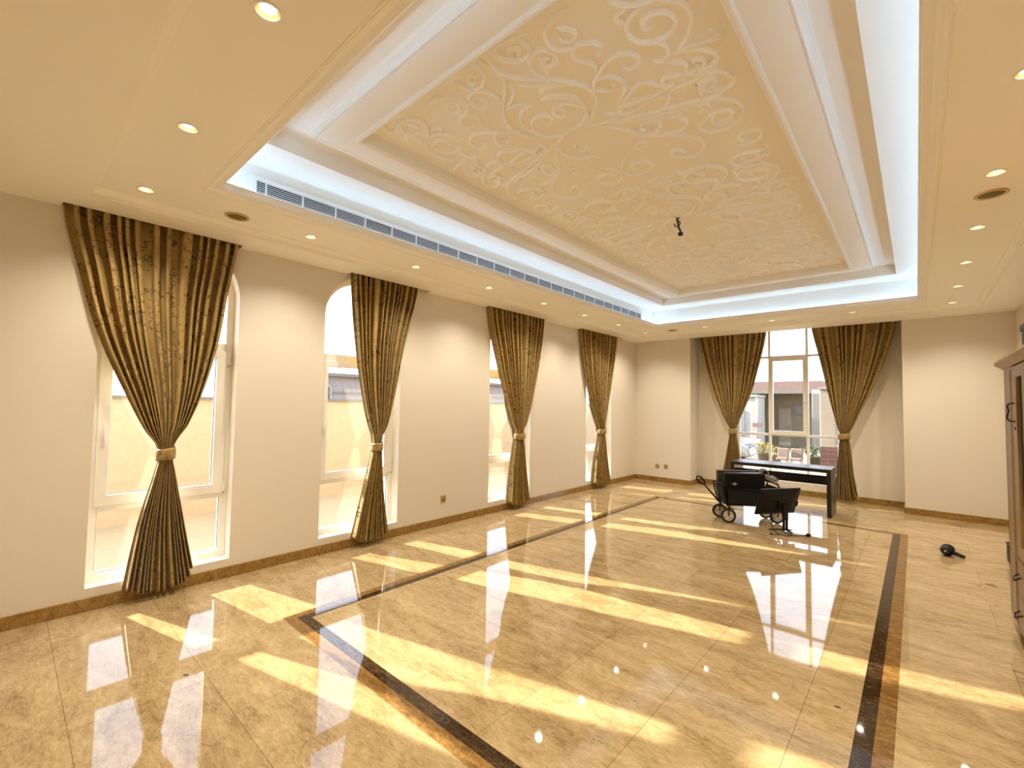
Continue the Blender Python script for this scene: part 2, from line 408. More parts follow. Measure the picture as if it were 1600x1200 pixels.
# left wall with four arched openings, 0.30 thick
def arch_pts(y0, y1, z0, zs, n=24, ins=0.0):
    """outline of an arched opening, counter-clockwise seen from inside: bottom-left, bottom-right, arch back to the left"""
    c = (y0 + y1) / 2; r = (y1 - y0) / 2 - ins
    p = [(y0 + ins, z0 + ins), (y1 - ins, z0 + ins)]
    for k in range(n + 1):
        a = PI * k / n; p.append((c + r * math.cos(a), zs + r * math.sin(a)))
    return p
wl_ = MB(); XO = -4.98; YA, YB = -0.7, 10.2
ys = [YA] + [v for w in WIN for v in w] + [YB]
for x in (WX, XO):
    for i in range(0, len(ys), 2): wl_.quad((x, ys[i], 0), (x, ys[i + 1], 0), (x, ys[i + 1], ZR), (x, ys[i], ZR))
    for (a, b) in WIN:
        wl_.quad((x, a, 0), (x, b, 0), (x, b, WZ0), (x, a, WZ0))
        ap = arch_pts(a, b, WZ0, WSP)[2:]
        for k in range(len(ap) - 1):
            (y1, z1), (y2, z2) = ap[k], ap[k + 1]
            wl_.quad((x, y1, z1), (x, y1, ZR), (x, y2, ZR), (x, y2, z2))
for (a, b) in WIN:
    ap = arch_pts(a, b, WZ0, WSP)
    for k in range(len(ap)):
        (y1, z1), (y2, z2) = ap[k], ap[(k + 1) % len(ap)]
        wl_.quad((WX, y1, z1), (WX, y2, z2), (XO, y2, z2), (XO, y1, z1), 1)
wl_.quad((WX, YA, 0), (XO, YA, 0), (XO, YA, ZR), (WX, YA, ZR)); wl_.quad((WX, YB, 0), (XO, YB, 0), (XO, YB, ZR), (WX, YB, ZR))
wl_.quad((WX, YA, ZR), (XO, YA, ZR), (XO, YB, ZR), (WX, YB, ZR))
struct(wl_.build('wall_left', [M['wall'], M['reveal']]))

# far wall: two piers and the recess with its window opening
FW = (-2.735, -0.93, 0.225, 3.16)
wf = MB()
wf.box(-4.98, RCX0, FY, 10.2, 0, ZR); wf.box(RCX1, 1.36, FY, 10.2, 0, ZR)
y0, y1 = RY, RY + 0.27
wf.box(RCX0, FW[0], y0, y1, 0, ZR); wf.box(FW[1], RCX1, y0, y1, 0, ZR)
wf.box(FW[0], FW[1], y0, y1, 0, FW[2]); wf.box(FW[0], FW[1], y0, y1, FW[3], ZR)
struct(wf.build('wall_far', M['wall']))
wr = MB(); wr.box(RX, 1.36, -1.9, FY, 0, ZR); struct(wr.build('wall_right', M['wall']))
wn_ = MB(); wn_.box(-4.68, -1.4, -0.7, -0.5, 0, ZR); wn_.box(-1.6, -1.4, -1.9, -0.7, 0, ZR); wn_.box(-1.6, 1.36, -2.1, -1.9, 0, ZR)
struct(wn_.build('wall_near', M['wall']))

# skirting
bl = MB(); bl.box(WX, WX + 0.016, -0.5, FY, 0, 0.095); struct(bl.build('baseboard_left', M['base'], bevel=0.003))
bf = MB(); t = 0.016
bf.box(WX + t, RCX0 + t, FY - t, FY, 0, 0.095); bf.box(RCX1 - t, RX, FY - t, FY, 0, 0.095)
bf.box(RCX0, RCX0 + t, FY, RY - t, 0, 0.095); bf.box(RCX1 - t, RCX1, FY, RY - t, 0, 0.095); bf.box(RCX0, RCX1, RY - t, RY, 0, 0.095)
struct(bf.build('baseboard_far', M['base'], bevel=0.003))
br_ = MB(); br_.box(RX - t, RX, -1.9, FY - t, 0, 0.095); struct(br_.build('baseboard_right', M['base'], bevel=0.003))

# ------------------------------------------------------------------ ceiling
STEP = (-4.272, 0.69, 0.341, 8.78)
TR = (-3.796, 0.186, 0.815, 8.315)
SPOTS = [(-4.035, y) for y in (0.603, 1.774, 2.92, 4.05, 5.19, 6.28, 7.40, 8.53)] + [(x, 8.53) for x in (-2.88, -1.79, -0.70)] \
    + [(0.392, y) for y in (0.603, 1.774, 2.90, 4.02, 5.145, 6.30, 7.455, 8.55)] + [(x, 0.603) for x in (-2.93, -1.81, -0.70)]

def holed_plane(mb, rect, holes, z, mi=0):
    """rect minus rectangular holes"""
    xs = sorted({rect[0], rect[1]} | {h[0] for h in holes} | {h[1] for h in holes}); ys = sorted({rect[2], rect[3]} | {h[2] for h in holes} | {h[3] for h in holes})
    for i in range(len(xs) - 1):
        for j in range(len(ys) - 1):
            cx, cy = (xs[i] + xs[i + 1]) / 2, (ys[j] + ys[j + 1]) / 2
            if not (rect[0] < cx < rect[1] and rect[2] < cy < rect[3]): continue
            if any(h[0] < cx < h[1] and h[2] < cy < h[3] for h in holes): continue
            mb.quad((xs[i], ys[j], z), (xs[i + 1], ys[j], z), (xs[i + 1], ys[j + 1], z), (xs[i], ys[j + 1], z), mi)
ce = MB()
pk = [(WX, PX, a, b) for a, b in POCKETS]
holed_plane(ce, (WX, RX, -0.5, FY), [STEP] + pk, ZL)
ce.quad((-1.4, -1.9, ZL), (RX, -1.9, ZL), (RX, -0.5, ZL), (-1.4, -0.5, ZL))
for (x0, x1, a, b) in pk:                                        # curtain pockets
    ce.quad((x1, a, ZL), (x1, b, ZL), (x1, b, 3.28), (x1, a, 3.28)); ce.quad((x0, a, 3.28), (x1, a, 3.28), (x1, b, 3.28), (x0, b, 3.28))
    ce.quad((x0, a, ZL), (x1, a, ZL), (x1, a, 3.28), (x0, a, 3.28)); ce.quad((x0, b, ZL), (x1, b, ZL), (x1, b, 3.28), (x0, b, 3.28))
ce.quad((RCX0, FY, ZL), (RCX1, FY, ZL), (RCX1, FY, 3.30), (RCX0, FY, 3.30)); ce.quad((RCX0, FY, 3.30), (RCX1, FY, 3.30), (RCX1, RY, 3.30), (RCX0, RY, 3.30))
ce.sweep_rect(STEP, [(0, ZL), (0, ZL + .018), (.008, ZL + .020), (.010, ZL + .030), (.018, ZL + .040), (.034, ZL + .050), (.052, ZL + .055), (.054, ZM)])
TI = tuple(TR[i] + (0.048 if i % 2 == 0 else -0.048) for i in range(4))
R = 0.046; hs = [(x - .06, x + .06, y - .06, y + .06) for x, y in SPOTS]
SI = (STEP[0] + .054, STEP[1] - .054, STEP[2] + .054, STEP[3] - .054)
holed_plane(ce, SI, [TI] + hs, ZM)
for x, y in SPOTS:                                               # round openings for the downlights
    sq = []; ci = []
    for k in range(32):
        a = 2 * PI * (k + .5) / 32; c, s = math.cos(a), math.sin(a); q = .06 / max(abs(c), abs(s)); sq.append((x + c * q, y + s * q)); ci.append((x + c * R, y + s * R))
    for k in range(32):
        j = (k + 1) % 32; ce.quad((*sq[k], ZM), (*sq[j], ZM), (*ci[j], ZM), (*ci[k], ZM))
    for (cx, cy) in ((-1, -1), (1, -1), (1, 1), (-1, 1)):
        near = sorted(sq, key=lambda p: (p[0] - x - cx * .06) ** 2 + (p[1] - y - cy * .06) ** 2)[:2]
        ce.add([(x + cx * .06, y + cy * .06, ZM), (*near[0], ZM), (*near[1], ZM)], [(0, 1, 2)])
ceil = struct(ce.build('ceiling', M['ceil'], recalc=False))
cr_ = MB(); cr_.box(-5.0, 1.4, -2.1, 10.25, ZR, ZR + .12); cr_.build('roof_slab', M['ceil'], ceil)
tm = MB()
tm.sweep_rect(TR, [(.048, ZM), (.050, ZM - .004), (.054, ZM - .004), (.056, ZM), (.061, ZM), (.063, ZM - .004), (.067, ZM - .004), (.069, ZM), (.073, ZM + .006),
                   (.080, ZM + .013), (.095, ZM + .018), (.112, ZM + .026), (.126, ZM + .040), (.134, ZM + .058), (.136, ZM + .066), (.151, ZM + .068), (.151, ZM + .076), (.141, ZM + .077), (.139, ZM + .022), (0, ZM + .022)], mis=[0] * 15 + [1] * 4)
tm.build('cove_moulding', [M['ceil'], M['ceil_white']], ceil)
cv = MB(); cv.sweep_rect(TR, [(0, ZM + .022), (0, 3.425), (.006, 3.436), (.018, 3.44), (.36, 3.44), (.36, 3.56), (.53, 3.56)])
cv.build('tray_recess', M['ceil_white'], ceil)
pf = MB()
bead = [(.53, 3.56), (.545, 3.559), (.562, 3.550), (.576, 3.534), (.584, 3.514), (.586, 3.502), (.594, 3.502), (.594, 3.508), (.602, 3.508), (.602, 3.500), (.79, 3.500),
        (.792, 3.490), (.800, 3.480), (.812, 3.476), (.824, 3.480), (.834, 3.492), (.838, 3.505), (.840, 3.572)]
pf.sweep_rect(TR, bead); pf.build('panel_border', M['ceil_white'], ceil)
rp_ = MB(); d = .84; RP = (TR[0] + d, TR[1] - d, TR[2] + d, TR[3] - d); zr = 3.572
rp_.quad((RP[0], RP[2], zr), (RP[1], RP[2], zr), (RP[1], RP[3], zr), (RP[0], RP[3], zr)); rp_.build('relief_panel', M['relief'], ceil)

SCROLL_SIDE = [[-0.09,0.03,-0.219,-0.053,-0.292,-0.168,-0.317,-0.28,-0.289,-0.379,-0.23,-0.467,-0.136,-0.558,-0.062,-0.633,-0.011,-0.717,-0.005,-0.799,-0.023,-0.873,-0.022,-0.912],[-0.207,-0.491,-0.136,-0.506,-0.07,-0.542,-0.034,-0.59,-0.032,-0.644],[-0.243,-0.444,-0.187,-0.474,-0.11,-0.473,-0.061,-0.442],[-0.196,-0.504,-0.161,-0.579,-0.165,-0.663,-0.208,-0.719,-0.269,-0.731,-0.316,-0.701,-0.333,-0.642,-0.305,-0.596,-0.263,-0.593,-0.235,-0.622,-0.244,-0.649,-0.275,-0.652,-0.282,-0.63],[-0.312,-0.198,-0.376,-0.317,-0.475,-0.414,-0.613,-0.536,-0.66,-0.658,-0.637,-0.768,-0.585,-0.835,-0.524,-0.868,-0.445,-0.872,-0.391,-0.865,-0.358,-0.886,-0.354,-0.92,-0.354,-0.957],[-0.561,-0.847,-0.484,-0.855,-0.418,-0.829,-0.364,-0.782,-0.346,-0.716,-0.374,-0.655,-0.436,-0.62,-0.491,-0.621],[-0.439,-0.792,-0.481,-0.747,-0.5,-0.692,-0.464,-0.666,-0.42,-0.694,-0.424,-0.73],[-0.42,-0.355,-0.453,-0.42,-0.441,-0.479,-0.402,-0.54,-0.414,-0.596,-0.461,-0.619,-0.525,-0.591,-0.556,-0.533,-0.531,-0.487,-0.484,-0.484],[-0.306,-0.845,-0.242,-0.888,-0.157,-0.912,-0.093,-0.895,-0.075,-0.842,-0.102,-0.778,-0.153,-0.739,-0.215,-0.74,-0.246,-0.78,-0.249,-0.83,-0.25,-0.868],[-0.152,-0.794,-0.142,-0.83,-0.172,-0.837,-0.201,-0.808,-0.185,-0.785,-0.157,-0.789],[-0.975,-0.901,-1.004,-0.85,-0.96,-0.825,-0.873,-0.851,-0.808,-0.856,-0.754,-0.821,-0.733,-0.756,-0.767,-0.687,-0.831,-0.638,-0.933,-0.589],[-0.846,-0.852,-0.912,-0.81,-0.931,-0.749,-0.89,-0.709,-0.831,-0.716,-0.804,-0.755,-0.821,-0.787,-0.862,-0.787],[-0.95,-0.547,-0.942,-0.583,-0.918,-0.659,-0.933,-0.72,-0.984,-0.723,-1.013,-0.685],[-0.899,-0.615,-0.986,-0.519,-1.001,-0.396,-0.934,-0.286,-0.842,-0.214],[-0.898,-0.601,-0.821,-0.617,-0.739,-0.579,-0.703,-0.503,-0.729,-0.417,-0.805,-0.366,-0.891,-0.373,-0.927,-0.44,-0.907,-0.511,-0.85,-0.546,-0.798,-0.53,-0.788,-0.48,-0.827,-0.457],[-0.769,-0.394,-0.82,-0.319,-0.815,-0.239,-0.767,-0.214,-0.72,-0.25],[-0.79,-0.655,-0.724,-0.65,-0.703,-0.615,-0.727,-0.589],[-1.148,-0.671,-1.078,-0.739,-1.056,-0.816,-1.089,-0.875,-1.165,-0.921],[-1.147,-0.679,-1.091,-0.637,-1.065,-0.551,-1.064,-0.458,-1.127,-0.39],[-0.321,-0.206,-0.368,-0.292,-0.427,-0.348,-0.505,-0.401,-0.578,-0.419,-0.641,-0.392,-0.672,-0.335,-0.648,-0.277,-0.595,-0.275,-0.564,-0.31],[-0.4,-0.039,-0.471,-0.107,-0.512,-0.162,-0.512,-0.233,-0.477,-0.299,-0.418,-0.327,-0.374,-0.303,-0.365,-0.244,-0.408,-0.2,-0.452,-0.204,-0.462,-0.251],[-0.096,0.038,-0.239,0.083,-0.37,0.121,-0.505,0.166,-0.649,0.214,-0.793,0.257,-0.915,0.329,-0.986,0.435,-0.994,0.536,-0.935,0.643,-0.825,0.677,-0.74,0.641,-0.709,0.554,-0.767,0.486,-0.848,0.446,-0.928,0.505,-0.897,0.574,-0.83,0.587],[-0.685,0.014,-0.663,-0.048,-0.629,-0.098,-0.568,-0.121,-0.495,-0.081,-0.402,-0.037],[-0.678,-0.012,-0.628,0.03,-0.534,0.02,-0.434,0.001,-0.373,0.034,-0.392,0.088],[-0.929,-0.191,-1.003,-0.083,-0.985,-0.007,-0.88,-0.014,-0.804,-0.052],[-0.804,-0.052,-0.908,0.033,-0.991,0.091,-1.031,0.2,-0.985,0.251,-0.902,0.223,-0.854,0.151,-0.869,0.101,-0.933,0.121,-0.936,0.164],[-0.794,-0.174,-0.856,-0.097,-0.836,-0.039,-0.774,-0.044],[-0.172,0.083,-0.304,0.239,-0.353,0.361,-0.431,0.441,-0.548,0.519,-0.65,0.674,-0.655,0.807,-0.585,0.886,-0.496,0.887,-0.426,0.811],[-0.432,0.815,-0.423,0.722,-0.487,0.728,-0.52,0.816],[-0.459,0.172,-0.509,0.298,-0.49,0.384,-0.411,0.387,-0.357,0.33,-0.367,0.282],[-0.257,0.097,-0.39,0.167,-0.54,0.272,-0.679,0.334],[-0.072,0.005,-0.173,-0.054,-0.212,-0.165,-0.222,-0.268,-0.176,-0.353,-0.104,-0.399,-0.026,-0.385],[-0.198,-0.154,-0.184,-0.217,-0.133,-0.27,-0.069,-0.28,-0.024,-0.242,-0.02,-0.192,-0.053,-0.166,-0.086,-0.187,-0.069,-0.227],[-0.468,0.101,-0.319,0.016,-0.282,-0.01,-0.265,0.047,-0.325,0.084,-0.337,0.029],[-0.774,0.274,-0.799,0.367,-0.756,0.383],[-1.028,-0.274,-1.077,-0.18,-0.928,-0.223,-0.823,-0.214]]
SCROLL_MID = [[-0.006,0.01,0.115,-0.031,0.183,-0.093,0.219,-0.21,0.178,-0.314,0.099,-0.378,0.031,-0.39],[0.087,0.013,0.205,-0.052,0.278,-0.121,0.324,-0.215,0.329,-0.308,0.278,-0.389,0.188,-0.447,0.117,-0.46,0.059,-0.418],[0.0,-0.192,0.019,-0.244,0.062,-0.267,0.097,-0.243,0.098,-0.199,0.074,-0.174],[0.206,-0.717,0.164,-0.654,0.159,-0.572,0.187,-0.495,0.241,-0.421],[0.268,-0.663,0.245,-0.648,0.247,-0.613,0.286,-0.603,0.313,-0.625],[0.238,-0.616,0.205,-0.542],[0.041,-0.638,0.047,-0.577,0.106,-0.518,0.199,-0.462]]

SCROLL_UP = [[0.841,-0.211,0.936,-0.183,1.0,-0.12,1.015,-0.046,0.983,0.014,0.917,0.025,0.853,-0.004,0.813,-0.047],[0.886,-0.069,0.907,-0.1,0.943,-0.077,0.94,-0.031,0.905,-0.02,0.894,-0.054],[0.78,-0.176,0.827,-0.153,0.852,-0.099,0.826,-0.045,0.794,-0.046,0.729,-0.076,0.691,-0.045,0.695,0.014,0.741,0.025],[0.683,0.081,0.736,0.049,0.831,0.056,0.91,0.044,0.978,0.059,1.019,0.129,0.997,0.208],[0.834,0.114,0.865,0.178,0.931,0.178,0.947,0.128,0.923,0.09,0.883,0.11,0.898,0.15],[0.462,-0.108,0.585,-0.117,0.655,-0.067,0.669,-0.008,0.622,0.029,0.525,0.006,0.425,-0.017,0.378,0.006,0.378,0.073,0.489,0.08,0.594,0.044,0.658,0.09,0.658,0.14,0.6,0.175,0.499,0.154],[0.353,0.12,0.472,0.21,0.631,0.255,0.755,0.264,0.87,0.28,0.964,0.282,1.105,0.3],[0.83,0.167,0.838,0.213,0.811,0.25,0.734,0.236],[0.738,0.324,0.778,0.284,0.828,0.316,0.838,0.377],[0.918,0.543,0.899,0.608,0.827,0.606,0.802,0.536,0.847,0.461,0.917,0.477,0.938,0.561],[0.351,0.338,0.425,0.414,0.489,0.379,0.495,0.287,0.444,0.245,0.39,0.295,0.403,0.357],[0.421,0.423,0.517,0.478,0.617,0.488,0.661,0.429,0.637,0.35,0.571,0.376]]
def scroll(mb, pts, r=0.0110):
    P = catmull(pts, 5); n = len(P)
    # raised rounded strand, thinner towards its tips, lying on the panel
    L = []
    for i, p in enumerate(P):
        t = P[min(i + 1, n - 1)] - P[max(i - 1, 0)]; ln = math.hypot(*t) or 1; nx, ny = -t[1] / ln, t[0] / ln
        e = min(1.0, 0.35 + 6.0 * min(i, n - 1 - i) / n); w = r * e
        L.append([(p[0] + nx * w * c, p[1] + ny * w * c, zr + .001 - w * 2.5 * s) for c, s in ((-1.15, -.05), (-.85, .5), (-.4, .9), (0, 1.0), (.4, .9), (.85, .5), (1.15, -.05))])
    vs = [v for l in L for v in l]
    mb.add(vs, [(i * 7 + j, i * 7 + j + 1, (i + 1) * 7 + j + 1, (i + 1) * 7 + j) for i in range(n - 1) for j in range(6)], 0, True)
sm = MB(); SXC = -1.81
for k, yc in enumerate((2.62, 4.58, 6.54)):
    for p in SCROLL_SIDE:
        q = [(p[i], p[i + 1]) for i in range(0, len(p), 2)]
        for sx in (1, -1):
            w = [(SXC + sx * x, yc + y) for x, y in q]
            if max(abs(a - SXC) for a, b in w) < 1.135 and min(b for a, b in w) > RP[2] + .01 and max(b for a, b in w) < RP[3] - .01: scroll(sm, w)
    for p in SCROLL_UP:
        q = [(p[i], p[i + 1]) for i in range(0, len(p), 2) if abs(p[i]) < 1.06]
        if len(q) > 3:
            for sx in (1, -1): scroll(sm, [(SXC + sx * x, yc + y) for x, y in q])
    for p in SCROLL_MID:
        q = [(p[i], p[i + 1]) for i in range(0, len(p), 2)]
        scroll(sm, [(SXC + x, yc + y) for x, y in q])
        if max(abs(y) for x, y in q) < .45: scroll(sm, [(SXC - x, yc - y) for x, y in q])
# small curls fill what is left between the large ones
occ = {(int(round(v[0] / .04)), int(round(v[1] / .04))) for v in sm.v}
rg = random.Random(12)
for rad, tries in ((.15, 500), (.11, 700), (.08, 900), (.055, 900)):
    for _ in range(tries):
        cx, cy = rg.uniform(RP[0] + rad, SXC), rg.uniform(RP[2] + rad, RP[3] - rad); a0 = rg.random() * 2 * PI; sg = rg.choice((1, -1))
        w = [(cx + rad * (1.0 - .72 * t) * math.cos(a0 + sg * t * 8.2), cy + rad * (1.0 - .72 * t) * math.sin(a0 + sg * t * 8.2)) for t in np.linspace(0, 1, 13)]
        tl = (cx + 1.35 * rad * math.cos(a0 - sg * .55), cy + 1.35 * rad * math.sin(a0 - sg * .55)); w = [tl] + w
        cells = {(int(round(px / .04)), int(round(py / .04))) for px, py in w} | {(int(round((cx + i * .04) / .04)), int(round((cy + j * .04) / .04))) for i in range(-int(rad / .04), int(rad / .04) + 1) for j in range(-int(rad / .04), int(rad / .04) + 1) if i * i + j * j <= (rad / .04) ** 2}
        if any((i + di, j + dj) in occ for i, j in cells for di in (0, 1, -1) for dj in (0, 1, -1)): continue
        if not all(RP[0] + .02 < px < SXC - .01 and RP[2] + .02 < py < RP[3] - .02 for px, py in w): continue
        occ |= cells; scroll(sm, w, .0085 if rad < .1 else .0105); scroll(sm, [(2 * SXC - px, py) for px, py in w], .0085 if rad < .1 else .0105)
sm.build('scrollwork', M['strand'], ceil, recalc=False)

# cool light strip hidden behind the lip of the tray
ls = MB(); zt = ZM + .022
a = TR
for (x0, x1, y0, y1) in ((a[0] + .045, a[0] + .065, a[2] + .045, a[3] - .045), (a[1] - .065, a[1] - .045, a[2] + .045, a[3] - .045),
                         (a[0] + .065, a[1] - .065, a[2] + .045, a[2] + .065), (a[0] + .065, a[1] - .065, a[3] - .065, a[3] - .045)):
    ls.box(x0, x1, y0, y1, zt, zt + .012)
tag(ls.build('cove_light_strip', M['led']), 'cool white light strip glowing behind the lip of the ceiling tray', 'light strip')

# ------------------------------------------------------------------ downlights and ceiling speakers
dl = thing('downlight', '', 'ceiling light', (0, 0, ZM), group='warm downlights around the ceiling border')
q = MB(); q.lathe([(.046, .0), (.050, .0), (.052, -.003), (.050, -.005), (.043, -.005), (.041, -.002), (.041, .002)], (0, 0, ZM), n=32); q.build('trim_ring', M['ceil'], dl)
q = MB(); q.lathe([(.041, .002), (.040, .030), (.034, .060), (.026, .075), (.002, .075)], (0, 0, ZM), n=32); q.build('reflector', M['bronze_ring'], dl)
q = MB(); q.lathe([(.0005, .004), (.020, .006), (.030, .012), (.032, .024), (.022, .055), (.002, .056)], (0, 0, ZM), n=28); q.build('bulb', M['lampglow'], dl)
ld = bpy.data.lights.new('downlight_beam', 'SPOT'); ld.energy = SPOT_POWER; ld.color = (1.0, 0.90, 0.73); ld.spot_size = math.radians(130); ld.spot_blend = 1.0; ld.shadow_soft_size = 0.035
lo = bpy.data.objects.new('downlight_beam', ld); C.objects.link(lo); lo.parent = dl; lo.location = (0, 0, -.01)
def ordinal(k): return ('first', 'second', 'third', 'fourth', 'fifth', 'sixth', 'seventh', 'eighth')[k]
for i, (x, y) in enumerate(SPOTS):
    o = dl if i == 0 else copy_tree(dl)
    o.location = (x, y, ZM)
    if i < 8: lb = 'small round warm downlight over the left windows, %s from the near end' % ordinal(i)
    elif i < 11: lb = 'small round warm downlight above the far window wall, %s from the left' % ordinal(i - 8)
    elif i < 19: lb = 'small round warm downlight in the right ceiling border, %s from the far end' % ordinal(18 - i)
    else: lb = 'small round warm downlight in the near ceiling border, %s after the corner' % ordinal(i - 19)
    o['label'] = lb
SPK = [(-4.05, 1.185, 'round gold ceiling speaker over the nearest left window'), (0.405, 4.40, 'round gold ceiling speaker in the right ceiling border'),
       (-3.50, 8.56, 'round gold ceiling speaker near the far left corner')]
sp = thing('ceiling_speaker', '', 'ceiling speaker', (0, 0, ZM), group='round speakers set in the ceiling')
q = MB(); q.lathe([(.085, 0), (.086, -.006), (.080, -.010), (.070, -.009), (.067, -.004)], (0, 0, ZM), n=40); q.build('ring', M['gold_ring'], sp)
q = MB(); q.lathe([(.068, -.004), (.045, -.006), (.001, -.007)], (0, 0, ZM), n=40); q.build('mesh_cover', M['bronze_mesh'], sp)
for i, (x, y, lb) in enumerate(SPK):
    o = sp if i == 0 else copy_tree(sp); o.location = (x, y, ZM); o['label'] = lb

# hook with its cap in the middle of the relief
hk = thing('ceiling_hook', 'small dark metal hook hanging from the centre of the carved ceiling', 'hook', (-1.83, 4.60, 3.572))
q = MB(); q.lathe([(.030, 0), (.030, -.006), (.012, -.012), (.010, -.03)], (-1.83, 4.60, 3.572), n=20, cap=True); q.build('ceiling_plate', M['steel'], hk)
q = MB(); q.tube([(-1.83 + .03 * math.sin(a), 4.60, 3.507 + .028 * math.cos(a)) for a in np.linspace(0.1, 5.0, 16)], .006, 8)
q.tube([(-1.83, 4.60, 3.545), (-1.815, 4.605, 3.46), (-1.80, 4.61, 3.43)], .010, 8); q.build('hook_bar', M['steel'], hk)
q = MB(); q.lathe([(.008, 0), (.024, -.02), (.026, -.045), (.012, -.05)], (-1.80, 4.61, 3.425), n=16, cap=True); q.build('lamp_holder', M['steel'], hk)

# air conditioning grille
gx = TR[0]; gr = thing('air_conditioning_grille', 'long white slatted air grille on the left side of the ceiling tray', 'air grille', (gx, 4.5, 3.26))
q = MB(); q.box(gx + .0005, gx + .003, 1.232, 7.80, 3.215, 3.308); q.build('duct_backing', M['dark_void'], gr)
q = MB(); q.ring([(1.200, 3.182), (7.832, 3.182), (7.832, 3.340), (1.200, 3.340)], [(1.232, 3.215), (7.80, 3.215), (7.80, 3.308), (1.232, 3.308)], gx, gx + .012, 'x'); q.build('frame', M['grille'], gr, bevel=.002)
q = MB()
for k in range(6):
    z = 3.2225 + k * .0155
    q.add([(gx + .004, 1.232, z + .004), (gx + .004, 7.80, z + .004), (gx + .011, 7.80, z - .002), (gx + .011, 1.232, z - .002), (gx + .004, 1.232, z + .0065), (gx + .004, 7.80, z + .0065), (gx + .011, 7.80, z + .0005), (gx + .011, 1.232, z + .0005)],
          [(0, 1, 2, 3), (4, 7, 6, 5), (0, 4, 5, 1), (3, 2, 6, 7), (0, 3, 7, 4), (1, 5, 6, 2)])
q.build('slats', M['grille'], gr)
y = 1.300
while y < 7.78:
    q = MB(); q.box(gx + .003, gx + .012, y - .005, y + .005, 3.215, 3.308); q.build('divider', M['grille'], gr); y += .287

# ------------------------------------------------------------------ windows
def left_window(n, a, b):
    fx0, fx1 = -4.895, -4.815
    outer = arch_pts(a, b, WZ0, WSP); inner = arch_pts(a, b, WZ0, WSP, ins=.058)
    q = MB(); q.ring(outer, inner, fx0, fx1, 'x')
    y0, y1 = a + .058, b - .058
    q.box(fx0, fx1, y0, y1, .702, .765); q.box(fx0, fx1, y0, y1, 2.030, 2.122)
    root = struct(q.build('window_%d' % n, M['frame'], bevel=.004))
    so = [(a + .034, .745), (b - .040, .745), (b - .040, 2.046), (a + .034, 2.046)]; si = [(a + .113, .830), (b - .128, .830), (b - .128, 1.985), (a + .113, 1.985)]
    q = MB(); q.ring(so, si, -4.875, -4.797, 'x'); sash = q.build('sash', M['frame'], root, bevel=.005)
    q = MB(); q.box(-4.797, -4.789, a + .060, a + .088, 1.22, 1.30); q.tube([(-4.775, a + .074, 1.26), (-4.768, a + .074, 1.30), (-4.768, a + .074, 1.40)], .009, 8); q.tube([(-4.795, a + .074, 1.26), (-4.772, a + .074, 1.26)], .008, 8)
    q.build('handle', M['frame'], sash, bevel=.002)
    for z in (.80, 1.96):
        q = MB(); q.lathe([(.008, -.045), (.009, -.043), (.009, .043), (.008, .045)], (-4.790, b - .036, z), n=12, cap=True); q.build('hinge', M['frame'], sash)
        q = MB(); q.lathe([(.0085, 0), (.0085, -.007)], (-4.790, b - .036, z - .046), n=12, cap=True); q.build('hinge', M['steel'], sash)
    for nm_, gi, gz in (('lower_pane', [(y0, .225), (y1, .225), (y1, .70), (y0, .70)], None), ('sash_pane', si, None)):
        q = MB(); q.prism(gi, -4.850, -4.844, 'x'); q.build(nm_, M['glass'], root)
    ar = arch_pts(a, b, WZ0, WSP, ins=.058); top = [(y0, 2.122), (y1, 2.122)] + ar[2:]
    q = MB(); q.prism(top, -4.850, -4.844, 'x'); q.build('arched_pane', M['glass'], root)
    # dark glazing seal lines
    for gi in ([(y0, .225), (y1, .225), (y1, .702), (y0, .702)], si):
        q = MB(); inn = [(gi[0][0] + .004, gi[0][1] + .004), (gi[1][0] - .004, gi[1][1] + .004), (gi[2][0] - .004, gi[2][1] - .004), (gi[3][0] + .004, gi[3][1] - .004)]
        q.ring(gi, inn, -4.843, -4.838, 'x'); q.build('glazing_seal', M['steel'], root)
for i, (a, b) in enumerate(WIN): left_window(i + 1, a, b)

x0, x1, z0, z1 = FW; q = MB(); yf0, yf1 = 9.975, 10.04
q.ring([(x0, z0), (x1, z0), (x1, z1), (x0, z1)], [(x0 + .05, z0 + .05), (x1 - .05, z0 + .05), (x1 - .05, z1 - .05), (x0 + .05, z1 - .05)], yf0, yf1, 'y')
q.box(-2.165, -2.125, yf0, yf1, z0 + .05, z1 - .05); q.box(-1.540, -1.500, yf0, yf1, z0 + .05, z1 - .05)
for u0, u1 in ((x0 + .05, -2.165), (-2.125, -1.540), (-1.500, x1 - .05)):
    q.box(u0, u1, yf0, yf1, 1.062, 1.106); q.box(u0, u1, yf0, yf1, 2.575, 2.615)
w5 = struct(q.build('window_5', M['frame'], bevel=.003))
q = MB(); q.ring([(-2.150, 1.082), (-1.515, 1.082), (-1.515, 2.595), (-2.150, 2.595)], [(-2.082, 1.165), (-1.586, 1.165), (-1.586, 2.512), (-2.082, 2.512)], 9.960, 10.02, 'y'); sash = q.build('sash', M['frame'], w5, bevel=.004)
q = MB(); q.box(-1.560, -1.535, 9.950, 9.960, 1.74, 1.82); q.tube([(-1.548, 9.935, 1.78), (-1.548, 9.932, 1.68)], .008, 8); q.tube([(-1.548, 9.955, 1.78), (-1.548, 9.933, 1.78)], .007, 8); q.build('handle', M['frame'], sash)
